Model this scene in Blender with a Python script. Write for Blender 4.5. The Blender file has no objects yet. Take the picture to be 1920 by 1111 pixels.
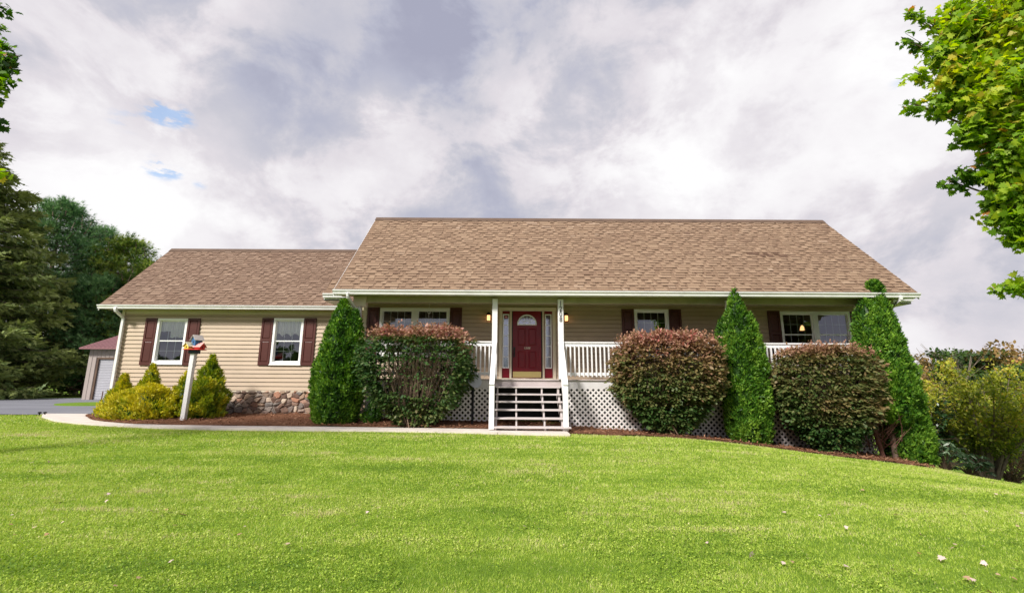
import bpy, math, random
import numpy as np
from mathutils import Vector, Matrix, Euler

random.seed(7)
RNG = np.random.default_rng(11)
S = bpy.context.scene
COL = S.collection
rad = math.radians

# ------------------------------------------------------------------ camera
EYE = 1.1
PITCH, ROLL, FPX = rad(10.9), 0.006, 853.0
cd = bpy.data.cameras.new('camera')
cd.sensor_width = 36.0
cd.lens = 36.0 * FPX / 1920.0
cd.clip_start = 0.05
cd.clip_end = 3000
cam = bpy.data.objects.new('camera', cd)
COL.objects.link(cam)
cam.location = (0, 0, EYE)
cam.rotation_mode = 'QUATERNION'
cam.rotation_quaternion = (Euler((rad(90) + PITCH, 0, 0)).to_quaternion() @ Euler((0, 0, ROLL)).to_quaternion())
S.camera = cam

# ------------------------------------------------------------------ colour helpers
def lin(r, g, b):
    def f(c):
        c /= 255.0
        return c / 12.92 if c <= 0.04045 else ((c + 0.055) / 1.055) ** 2.4
    return (f(r), f(g), f(b), 1.0)

def direction(px, py):
    x, y = px - 960, py - 555.5
    c, s = math.cos(ROLL), math.sin(ROLL)
    x, y = c * x + s * y, -s * x + c * y
    v = -y / FPX
    d = Vector((x / FPX, math.cos(PITCH) - v * math.sin(PITCH), math.sin(PITCH) + v * math.cos(PITCH)))
    return d

def at(px, py, Y):
    d = direction(px, py)
    t = Y / d.y
    return (d.x * t, Y, EYE + d.z * t)

# ------------------------------------------------------------------ world: sky with broken cloud
SUN_EL, SUN_AZ = rad(40), rad(219)      # azimuth measured clockwise from +Y
W = bpy.data.worlds.new('World')
S.world = W
W.use_nodes = True
nt = W.node_tree
nt.nodes.clear()
N = nt.nodes.new
L = nt.links.new
out = N('ShaderNodeOutputWorld')
bg = N('ShaderNodeBackground')
sky = N('ShaderNodeTexSky')
sky.sky_type = 'NISHITA'
sky.sun_disc = False
sky.sun_elevation = SUN_EL
sky.sun_rotation = SUN_AZ
sky.air_density = 1.0
sky.dust_density = 0.6
tc = N('ShaderNodeTexCoord')

def vmath(op, a, b=None):
    n = N('ShaderNodeVectorMath')
    n.operation = op
    for i, v in enumerate((a, b)):
        if v is None:
            continue
        if isinstance(v, (tuple, list, Vector)):
            n.inputs[i].default_value = tuple(v)
        else:
            L(v, n.inputs[i])
    return n
def fmath(op, a, b=None, c=None, clamp=False):
    n = N('ShaderNodeMath')
    n.operation = op
    n.use_clamp = clamp
    for i, v in enumerate((a, b, c)):
        if v is None:
            continue
        if isinstance(v, (int, float)):
            n.inputs[i].default_value = v
        else:
            L(v, n.inputs[i])
    return n.outputs[0]
def maprange(v, a, b, c, d, smooth=True):
    n = N('ShaderNodeMapRange')
    n.interpolation_type = 'SMOOTHSTEP' if smooth else 'LINEAR'
    L(v, n.inputs[0])
    for i, x in enumerate((a, b, c, d)):
        n.inputs[i + 1].default_value = x
    return n.outputs[0]
sep = N('ShaderNodeSeparateXYZ')
L(tc.outputs['Generated'], sep.inputs[0])
zz = fmath('ADD', fmath('MAXIMUM', sep.outputs[2], 0.0), 0.22)
comb = N('ShaderNodeCombineXYZ')
L(fmath('DIVIDE', sep.outputs[0], zz), comb.inputs[0])
L(fmath('DIVIDE', sep.outputs[1], zz), comb.inputs[1])
def wnoise(vec, scale, detail, rough, off=(0, 0, 0), dist=0.0):
    a = vmath('ADD', vec, off)
    n = N('ShaderNodeTexNoise')
    n.inputs['Scale'].default_value = scale
    n.inputs['Detail'].default_value = detail
    n.inputs['Roughness'].default_value = rough
    n.inputs['Distortion'].default_value = dist
    L(a.outputs[0], n.inputs['Vector'])
    return n.outputs['Fac']
pv = comb.outputs[0]
gv = vmath('MULTIPLY', tc.outputs['Generated'], (1.0, 1.0, 1.45)).outputs[0]
n_big = wnoise(gv, 2.3, 4, 0.5, (3.1, 7.7, 0), 0.0)
n_mid = wnoise(gv, 4.4, 9, 0.60, (11.3, 2.4, 1), 0.25)
n_fine = wnoise(gv, 11.0, 9, 0.62, (2, 5, 1), 0.1)
warp = wnoise(gv, 3.4, 5, 0.5, (8, 1, 3))
# cloud masses with a place of their own in the sky (direction, reach, weight)
acc = None
def blob(px, py, reach, weight):
    global acc
    d = direction(px, py).normalized()
    dt = vmath('DOT_PRODUCT', tc.outputs['Generated'], d).outputs['Value']
    ang = fmath('ARCCOSINE', fmath('MINIMUM', dt, 1.0))
    ang = fmath('ADD', ang, fmath('MULTIPLY', fmath('SUBTRACT', warp, 0.5), reach * 1.2))
    ang = fmath('ADD', ang, fmath('MULTIPLY', fmath('SUBTRACT', n_mid, 0.5), reach * 0.8))
    v = maprange(ang, 0.0, reach, weight, 0.0)
    acc = v if acc is None else fmath('ADD', acc, v)
for b in ((760, 60, 0.50, -0.17), (620, 60, 0.34, -0.14), (880, 170, 0.24, -0.16), (1150, 100, 0.32, -0.24), (560, 230, 0.26, -0.14), (840, 345, 0.26, -0.11), (960, 380, .18, -.08),
          (1480, 240, 0.22, -0.12), (1200, 190, 0.16, -0.10), (690, 195, 0.15, 0.26), (1000, 230, 0.17, 0.28),
          (1250, 310, 0.34, 0.42), (1345, 130, 0.16, 0.22), (1600, 110, 0.26, 0.26), (360, 390, 0.28, 0.34), (650, 340, .16, .14),
          (150, 330, 0.30, 0.16), (60, 60, 0.3, -0.04), (400, 60, .2, .06), (1700, 300, 0.28, 0.22), (1790, 560, 0.16, -0.18), (1700, 640, 0.12, 0.24), (1120, 40, .1, .1)):
    blob(*b)
dens = fmath('ADD', fmath('MULTIPLY', fmath('SUBTRACT', n_big, 0.5), 0.5), fmath('MULTIPLY', fmath('SUBTRACT', maprange(n_mid, 0.40, 0.60, 0.0, 1.0), 0.5), 0.34))
dens = fmath('ADD', dens, fmath('MULTIPLY', fmath('SUBTRACT', n_fine, 0.5), 0.34))
lum = fmath('ADD', fmath('ADD', dens, acc), 0.53)
ramp = N('ShaderNodeValToRGB')
cr = ramp.color_ramp
cr.elements[0].position = 0.0
cr.elements[0].color = lin(168, 170, 190)
cr.elements[1].position = 1.0
cr.elements[1].color = lin(254, 253, 254)
for p, c in ((0.2, (184, 186, 203)), (0.42, (203, 202, 212)), (0.6, (225, 220, 226)), (0.78, (243, 240, 243))):
    e = cr.elements.new(p)
    e.color = lin(*c)
L(lum, ramp.inputs[0])
# gaps of blue
acc = None
for b in ((290, 208, 0.030, 0.8), (315, 214, 0.036, 1.0), (346, 222, 0.030, 0.8), (285, 312, 0.026, 0.8), (308, 320, 0.026, 0.8), (330, 326, 0.02, 0.6), (375, 341, 0.018, 0.7), (235, 220, 0.035, 0.45), (1688, 158, 0.03, 0.55)):
    blob(*b)
n_rag = wnoise(vmath('MULTIPLY', tc.outputs['Generated'], (1.0, 1.0, 3.2)).outputs[0], 24.0, 7, 0.65, (4, 9, 2))
gap = maprange(fmath('MULTIPLY', acc, maprange(n_rag, 0.36, 0.62, 0.0, 1.0)), 0.10, 1.1, 0.0, 0.75)
skys = vmath('MULTIPLY', sky.outputs[0], (0.10, 0.10, 0.10))
cloud = vmath('MULTIPLY', ramp.outputs[0], (0.43, 0.43, 0.43))
mix = N('ShaderNodeMix')
mix.data_type = 'RGBA'
L(gap, mix.inputs[0])
L(cloud.outputs[0], mix.inputs[6])
mixs = N('ShaderNodeMix')
mixs.data_type = 'RGBA'
mixs.inputs[0].default_value = 0.5
L(skys.outputs[0], mixs.inputs[6])
mixs.inputs[7].default_value = (0.17, 0.27, 0.42, 1)
L(mixs.outputs[2], mix.inputs[7])
L(mix.outputs[2], bg.inputs[0])
bg.inputs[1].default_value = 1.0
L(bg.outputs[0], out.inputs[0])

sd = bpy.data.lights.new('sun', 'SUN')
sd.energy = 2.6
sd.angle = rad(10)
sd.color = (1.0, 0.955, 0.88)
so = bpy.data.objects.new('sun', sd)
COL.objects.link(so)
so.location = (-10, -20, 30)
sv = Vector((math.sin(SUN_AZ) * math.cos(SUN_EL), math.cos(SUN_AZ) * math.cos(SUN_EL), math.sin(SUN_EL)))
so.rotation_euler = (-sv).to_track_quat('-Z', 'Y').to_euler()

S.view_settings.view_transform = 'Standard'
S.view_settings.look = 'None'
S.view_settings.gamma = 1
S.view_settings.exposure = 1.24

# ------------------------------------------------------------------ materials
class M:
    """small node-tree writer"""
    def __init__(s, name, rough=0.6, spec=0.4):
        s.m = bpy.data.materials.new(name)
        s.m.use_nodes = True
        s.t = s.m.node_tree
        s.b = s.t.nodes['Principled BSDF']
        s.b.inputs['Roughness'].default_value = rough
        s.b.inputs['Specular IOR Level'].default_value = spec
        s.o = s.t.nodes['Material Output']
    def n(s, t, **k):
        x = s.t.nodes.new(t)
        for a, v in k.items():
            setattr(x, a, v)
        return x
    def l(s, a, b):
        s.t.links.new(a, b)
    def coord(s, scale=(1, 1, 1)):
        g = s.n('ShaderNodeNewGeometry')
        mp = s.n('ShaderNodeMapping')
        mp.inputs['Scale'].default_value = scale
        s.l(g.outputs['Position'], mp.inputs[0])
        return mp.outputs[0]
    def noise(s, scale, detail=4, rough=0.55, stretch=(1, 1, 1)):
        x = s.n('ShaderNodeTexNoise')
        x.inputs['Scale'].default_value = scale
        x.inputs['Detail'].default_value = detail
        x.inputs['Roughness'].default_value = rough
        s.l(s.coord(stretch), x.inputs['Vector'])
        return x.outputs['Fac']
    def attr(s, name='tint'):
        x = s.n('ShaderNodeAttribute')
        x.attribute_name = name
        return x.outputs['Fac']
    def ramp(s, fac, stops, interp='LINEAR'):
        x = s.n('ShaderNodeValToRGB')
        x.color_ramp.interpolation = interp
        e = x.color_ramp.elements
        while len(e) < len(stops):
            e.new(0.5)
        for i, (p, c) in enumerate(stops):
            e[i].position = p
            e[i].color = c
        s.l(fac, x.inputs[0])
        return x.outputs[0]
    def mixc(s, fac, a, b, mode='MIX'):
        x = s.n('ShaderNodeMix', data_type='RGBA', blend_type=mode)
        for i, v in ((0, fac), (6, a), (7, b)):
            if isinstance(v, (int, float, tuple)):
                x.inputs[i].default_value = v
            else:
                s.l(v, x.inputs[i])
        return x.outputs[2]
    def rng(s, v, a, b, c, d):
        x = s.n('ShaderNodeMapRange')
        s.l(v, x.inputs[0])
        for i, y in enumerate((a, b, c, d)):
            x.inputs[i + 1].default_value = y
        return x.outputs[0]
    def color(s, c):
        if isinstance(c, tuple):
            s.b.inputs['Base Color'].default_value = c
        else:
            s.l(c, s.b.inputs['Base Color'])
        return s
    def bump(s, h, strength=0.3, dist=0.01):
        x = s.n('ShaderNodeBump')
        x.inputs['Strength'].default_value = strength
        x.inputs['Distance'].default_value = dist
        s.l(h, x.inputs['Height'])
        s.l(x.outputs[0], s.b.inputs['Normal'])
        return s

def painted(name, c, rough=0.5, var=0.10, dirt=None, scale=3.0, bump=0.05):
    m = M(name, rough)
    a = tuple(x * (1 - var) for x in c[:3]) + (1,)
    b = tuple(min(1, x * (1 + var)) for x in c[:3]) + (1,)
    col = m.ramp(m.noise(scale, 6, 0.6), ((0.3, a), (0.7, b)))
    if dirt:
        f = m.rng(m.noise(1.7, 8, 0.68, (1.2, 1.2, 2.0)), 0.5, 0.78, 0.0, 0.55)
        col = m.mixc(f, col, dirt)
    m.color(col)
    m.bump(m.noise(60, 4), bump, 0.004)
    return m.m

def leafmat(name, stops, trans=0.35, rough=0.5, spec=0.3, tcol=None):
    """foliage: per-leaf colour from the face attribute, light passes through the blade"""
    m = M(name, rough, spec)
    col = m.ramp(m.attr(), stops)
    m.color(col)
    tr = m.n('ShaderNodeBsdfTranslucent')
    hs = m.n('ShaderNodeHueSaturation')
    hs.inputs['Saturation'].default_value = 1.1
    hs.inputs['Value'].default_value = 1.25
    m.l(col, hs.inputs['Color'])
    m.l(hs.outputs[0], tr.inputs[0])
    mx = m.n('ShaderNodeMixShader')
    mx.inputs[0].default_value = trans
    m.l(m.b.outputs[0], mx.inputs[1])
    m.l(tr.outputs[0], mx.inputs[2])
    m.l(mx.outputs[0], m.o.inputs[0])
    return m.m

MAT = {}
MAT['siding'] = painted('siding', (0.455, 0.352, 0.256, 1), 0.55, 0.05, (0.40, 0.31, 0.20, 1), 1.4, 0.12)
MAT['soffit'] = painted('soffit', (0.34, 0.31, 0.19, 1), 0.6, 0.12, (0.16, 0.17, 0.06, 1), 2.5)
MAT['trim_white'] = painted('trim_white', (0.80, 0.79, 0.79, 1), 0.4, 0.04, (0.52, 0.50, 0.48, 1), 2.0)
MAT['rail_white'] = painted('rail_white', (0.74, 0.73, 0.745, 1), 0.4, 0.03, (0.62, 0.60, 0.60, 1), 2.0)
MAT['gutter'] = painted('gutter', (0.74, 0.735, 0.74, 1), 0.3, 0.05, (0.42, 0.41, 0.40, 1), 2.4)
MAT['cream'] = painted('cream', (0.62, 0.54, 0.42, 1), 0.5, 0.05)
MAT['window_white'] = painted('window_white', (0.84, 0.84, 0.83, 1), 0.35, 0.03)
MAT['deck'] = painted('deck', (0.44, 0.38, 0.38, 1), 0.65, 0.10, (0.30, 0.25, 0.22, 1))
MAT['skirt'] = painted('skirt', (0.60, 0.58, 0.59, 1), 0.6, 0.06, (0.45, 0.42, 0.40, 1))
MAT['tread'] = painted('tread', (0.50, 0.45, 0.45, 1), 0.6, 0.08, (0.38, 0.30, 0.24, 1))
MAT['lattice'] = painted('lattice', (0.70, 0.67, 0.66, 1), 0.5, 0.08, (0.42, 0.38, 0.33, 1))
MAT['lattice_worn'] = painted('lattice_worn', (0.40, 0.37, 0.37, 1), 0.6, 0.1, (0.26, 0.24, 0.22, 1))
MAT['shutter'] = painted('shutter', (0.075, 0.020, 0.016, 1), 0.42, 0.12)
MAT['door_red'] = painted('door_red', (0.17, 0.003, 0.012, 1), 0.32, 0.08)
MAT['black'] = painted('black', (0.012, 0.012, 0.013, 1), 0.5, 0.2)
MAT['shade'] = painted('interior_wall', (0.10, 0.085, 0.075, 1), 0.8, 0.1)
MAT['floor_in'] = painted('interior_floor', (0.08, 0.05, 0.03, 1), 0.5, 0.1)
MAT['curtain'] = painted('curtain', (0.90, 0.87, 0.86, 1), 0.8, 0.05)
MAT['number'] = painted('number_black', (0.015, 0.013, 0.02, 1), 0.4, 0.05)
MAT['number_pale'] = painted('number_pale', (0.7, 0.6, 0.5, 1), 0.4, 0.05)
MAT['sticker'] = painted('sticker', (0.42, 0.02, 0.04, 1), 0.4, 0.05)
MAT['blue'] = painted('birdhouse_blue', (0.035, 0.11, 0.24, 1), 0.6, 0.25)
MAT['yellow'] = painted('birdhouse_yellow', (0.72, 0.52, 0.07, 1), 0.6, 0.15)
MAT['red'] = painted('birdhouse_red', (0.62, 0.03, 0.025, 1), 0.6, 0.15)
MAT['bird_roof'] = painted('birdhouse_roof', (0.42, 0.38, 0.36, 1), 0.8, 0.15, (0.25, 0.22, 0.2, 1))
MAT['bird_roof_pink'] = painted('birdhouse_roof_pink', (0.66, 0.30, 0.28, 1), 0.8, 0.15)
MAT['bird_roof_pale'] = painted('birdhouse_roof_pale', (0.62, 0.58, 0.42, 1), 0.8, 0.15)
MAT['navy'] = painted('bracket_navy', (0.02, 0.035, 0.06, 1), 0.6, 0.15)
MAT['metal_red'] = painted('metal_red', (0.23, 0.11, 0.12, 1), 0.45, 0.08)
MAT['shed_wall'] = painted('shed_wall', (0.34, 0.29, 0.27, 1), 0.6, 0.05)
MAT['roll_door'] = painted('roll_door', (0.44, 0.44, 0.48, 1), 0.4, 0.05)
MAT['bark'] = painted('bark', (0.15, 0.10, 0.075, 1), 0.85, 0.35, None, 14, 0.5)
MAT['bark_grey'] = painted('bark_grey', (0.17, 0.135, 0.10, 1), 0.85, 0.3, None, 16, 0.5)
MAT['twig'] = painted('twig', (0.17, 0.115, 0.08, 1), 0.8, 0.3, None, 14, 0.3)
MAT['twig_red'] = painted('twig_red', (0.12, 0.05, 0.035, 1), 0.8, 0.3, None, 14, 0.3)
MAT['dish'] = painted('dish', (0.30, 0.31, 0.34, 1), 0.4, 0.05)

m = M('brass', 0.28)
m.b.inputs['Metallic'].default_value = 0.85
m.color((0.78, 0.60, 0.25, 1))
MAT['brass'] = m.m

# shingles: tint is a per-tab value, fine granules on top
def shinglemat(name, stops):
    m = M(name, 0.9, 0.2)
    c = m.ramp(m.attr(), stops)
    c = m.mixc(m.rng(m.noise(0.6, 5, 0.6), 0.3, 0.75, 0.0, 0.30), c, (stops[1][1][0] * 0.9, stops[1][1][1] * 0.86, stops[1][1][2] * 0.88, 1))
    g = m.ramp(m.noise(260, 2, 0.6), ((0.3, (0.62, 0.62, 0.62, 1)), (0.7, (1.25, 1.25, 1.25, 1))))
    c = m.mixc(1.0, c, g, 'MULTIPLY')
    st = m.rng(m.noise(1.1, 6, 0.7, (1.0, 1, 2.5)), 0.66, 0.76, 0.0, 0.35)
    c = m.mixc(st, c, (0.10, 0.07, 0.055, 1))
    m.color(c)
    m.bump(m.noise(180, 3), 0.5, 0.004)
    return m.m
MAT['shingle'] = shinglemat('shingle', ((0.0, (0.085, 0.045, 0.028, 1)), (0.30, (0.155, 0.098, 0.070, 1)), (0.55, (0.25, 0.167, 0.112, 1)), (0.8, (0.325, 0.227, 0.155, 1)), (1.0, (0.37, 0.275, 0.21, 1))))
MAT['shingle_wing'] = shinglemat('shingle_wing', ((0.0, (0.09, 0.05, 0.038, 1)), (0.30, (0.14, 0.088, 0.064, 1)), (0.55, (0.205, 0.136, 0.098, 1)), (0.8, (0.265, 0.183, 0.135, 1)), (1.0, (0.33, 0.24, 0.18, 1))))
MAT['ridge_dark'] = painted('ridge_dark', (0.11, 0.07, 0.05, 1), 0.9, 0.2)

m = M('fieldstone', 0.85, 0.25)
c = m.ramp(m.attr(), ((0.0, (0.085, 0.055, 0.045, 1)), (0.2, (0.21, 0.13, 0.10, 1)), (0.4, (0.17, 0.15, 0.14, 1)), (0.58, (0.30, 0.20, 0.14, 1)), (0.75, (0.28, 0.24, 0.21, 1)), (0.9, (0.38, 0.17, 0.10, 1)), (1.0, (0.55, 0.47, 0.38, 1))))
g = m.ramp(m.noise(22, 8, 0.7), ((0.25, (0.5, 0.5, 0.5, 1)), (0.75, (1.45, 1.45, 1.45, 1))))
m.color(m.mixc(1.0, c, g, 'MULTIPLY'))
m.bump(m.noise(45, 6, 0.7), 0.7, 0.01)
MAT['stone'] = m.m

m = M('concrete', 0.8, 0.3)
c = m.ramp(m.noise(2.2, 8, 0.65), ((0.25, (0.50, 0.45, 0.41, 1)), (0.7, (0.68, 0.62, 0.57, 1))))
c = m.mixc(m.rng(m.noise(160, 3), 0.4, 0.7, 0, 0.25), c, (0.38, 0.33, 0.29, 1))
m.color(c)
m.bump(m.noise(120, 4), 0.25, 0.004)
MAT['concrete'] = m.m

m = M('asphalt', 0.75, 0.4)
c = m.ramp(m.noise(0.5, 7, 0.62, (0.5, 1.6, 1)), ((0.3, (0.115, 0.12, 0.145, 1)), (0.7, (0.19, 0.195, 0.225, 1))))
c = m.mixc(m.rng(m.noise(90, 3), 0.35, 0.75, 0, 0.4), c, (0.26, 0.255, 0.28, 1))
m.color(c)
m.bump(m.noise(140, 4), 0.5, 0.006)
MAT['asphalt'] = m.m

m = M('mulch', 0.95, 0.15)
c = m.ramp(m.noise(28, 8, 0.75, (1, 1.6, 1)), ((0.28, (0.055, 0.022, 0.012, 1)), (0.5, (0.17, 0.075, 0.042, 1)), (0.72, (0.33, 0.18, 0.11, 1))))
m.color(c)
m.bump(m.noise(60, 6, 0.7), 1.0, 0.02)
MAT['mulch'] = m.m
m = M('mulch_chip', 0.95, 0.15)
m.color(m.ramp(m.attr(), ((0.0, (0.07, 0.028, 0.014, 1)), (0.5, (0.22, 0.10, 0.055, 1)), (0.85, (0.36, 0.20, 0.12, 1)), (1.0, (0.52, 0.38, 0.27, 1)))))
MAT['chip'] = m.m

m = M('lawn_soil', 0.9, 0.1)
c = m.ramp(m.noise(0.55, 6, 0.6, (0.6, 1.4, 1)), ((0.3, (0.10, 0.18, 0.016, 1)), (0.7, (0.20, 0.30, 0.035, 1))))
c = m.mixc(m.rng(m.noise(30, 6, 0.7), 0.35, 0.7, 0.55, 0), c, (0.09, 0.16, 0.02, 1))
m.color(c)
m.bump(m.noise(45, 6, 0.7), 0.9, 0.02)
MAT['ground'] = m.m
MAT['grass'] = leafmat('grass', ((0.0, (0.07, 0.15, 0.014, 1)), (0.35, (0.26, 0.395, 0.034, 1)), (0.65, (0.45, 0.56, 0.085, 1)), (0.88, (0.56, 0.62, 0.18, 1)), (1.0, (0.60, 0.52, 0.30, 1))), 0.35, 0.5, 0.35)

MAT['arb'] = leafmat('arborvitae_leaf', ((0.0, (0.010, 0.035, 0.006, 1)), (0.45, (0.065, 0.18, 0.015, 1)), (1.0, (0.25, 0.42, 0.045, 1))), 0.25)
MAT['arb_light'] = leafmat('arborvitae_leaf_light', ((0.0, (0.014, 0.045, 0.006, 1)), (0.45, (0.065, 0.175, 0.014, 1)), (1.0, (0.22, 0.36, 0.04, 1))), 0.25)
MAT['burn'] = leafmat('burning_bush_leaf', ((0.0, (0.010, 0.040, 0.014, 1)), (0.22, (0.045, 0.105, 0.022, 1)), (0.42, (0.12, 0.145, 0.045, 1)), (0.62, (0.22, 0.155, 0.065, 1)), (0.80, (0.33, 0.18, 0.115, 1)), (0.93, (0.44, 0.245, 0.185, 1)), (1.0, (0.42, 0.13, 0.11, 1))), 0.3)
MAT['gold'] = leafmat('gold_cypress_leaf', ((0.0, (0.018, 0.06, 0.006, 1)), (0.35, (0.085, 0.17, 0.012, 1)), (0.7, (0.28, 0.34, 0.018, 1)), (1.0, (0.55, 0.48, 0.03, 1))), 0.3)
MAT['spruce'] = leafmat('spruce_needles', ((0.0, (0.015, 0.040, 0.012, 1)), (0.5, (0.10, 0.155, 0.050, 1)), (1.0, (0.28, 0.33, 0.10, 1))), 0.2)
MAT['pine'] = leafmat('pine_needles', ((0.0, (0.014, 0.05, 0.02, 1)), (0.5, (0.075, 0.175, 0.06, 1)), (1.0, (0.21, 0.36, 0.14, 1))), 0.25)
MAT['pine_yellow'] = leafmat('pine_needles_yellow', ((0.0, (0.018, 0.05, 0.010, 1)), (0.5, (0.10, 0.19, 0.03, 1)), (1.0, (0.28, 0.34, 0.06, 1))), 0.25)
MAT['maple'] = leafmat('maple_leaf', ((0.0, (0.03, 0.085, 0.010, 1)), (0.3, (0.12, 0.25, 0.018, 1)), (0.6, (0.30, 0.46, 0.028, 1)), (0.9, (0.55, 0.60, 0.06, 1)), (0.97, (0.48, 0.22, 0.06, 1)), (1.0, (0.45, 0.02, 0.04, 1))), 0.55)
MAT['lilac'] = leafmat('yellowing_leaf', ((0.0, (0.03, 0.07, 0.012, 1)), (0.35, (0.14, 0.21, 0.025, 1)), (0.7, (0.40, 0.43, 0.045, 1)), (0.9, (0.62, 0.50, 0.08, 1)), (1.0, (0.48, 0.24, 0.09, 1))), 0.35)
MAT['broad'] = leafmat('broad_leaf', ((0.0, (0.015, 0.05, 0.015, 1)), (0.6, (0.07, 0.15, 0.05, 1)), (1.0, (0.22, 0.32, 0.18, 1))), 0.2, 0.35, 0.5)
MAT['wood_a'] = leafmat('far_leaf_green', ((0.0, (0.02, 0.05, 0.015, 1)), (0.5, (0.075, 0.13, 0.03, 1)), (1.0, (0.19, 0.24, 0.05, 1))), 0.3)
MAT['wood_b'] = leafmat('far_leaf_autumn', ((0.0, (0.05, 0.055, 0.02, 1)), (0.5, (0.17, 0.13, 0.04, 1)), (1.0, (0.38, 0.22, 0.08, 1))), 0.3)
MAT['dry'] = leafmat('dry_leaf', ((0.0, (0.32, 0.17, 0.07, 1)), (0.5, (0.55, 0.42, 0.30, 1)), (1.0, (0.66, 0.50, 0.50, 1))), 0.2)

# glass: thin pane, mirror layer over a clear one
def glassmat(name, refl, rough=0.02):
    m = M(name)
    gl = m.n('ShaderNodeBsdfGlossy')
    gl.inputs['Roughness'].default_value = rough
    gl.inputs['Color'].default_value = (0.82, 0.86, 0.95, 1)
    tr = m.n('ShaderNodeBsdfTransparent')
    tr.inputs['Color'].default_value = (0.92, 0.94, 0.94, 1)
    fr = m.n('ShaderNodeFresnel')
    fr.inputs['IOR'].default_value = 1.5
    f = m.rng(fr.outputs[0], 0, 1, refl, 1.0)
    mx = m.n('ShaderNodeMixShader')
    m.l(f, mx.inputs[0])
    m.l(tr.outputs[0], mx.inputs[1])
    m.l(gl.outputs[0], mx.inputs[2])
    bp = m.n('ShaderNodeBump')
    bp.inputs['Strength'].default_value = 0.08
    bp.inputs['Distance'].default_value = 0.02
    m.l(m.noise(1.3, 2), bp.inputs['Height'])
    m.l(bp.outputs[0], gl.inputs['Normal'])
    m.l(mx.outputs[0], m.o.inputs[0])
    return m.m
MAT['glass'] = glassmat('window_glass', 0.13)
MAT['glass_bright'] = glassmat('leaded_glass', 0.42, 0.12)

def glow(name, c, s):
    m = M(name)
    m.color((c[0], c[1], c[2], 1))
    m.b.inputs['Emission Color'].default_value = (c[0], c[1], c[2], 1)
    m.b.inputs['Emission Strength'].default_value = s
    return m.m
MAT['lamp'] = glow('lamp_glow', (1.0, 0.50, 0.20), 0.9)
MAT['bulb'] = glow('bulb_glow', (1.0, 0.78, 0.5), 6.0)

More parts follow.
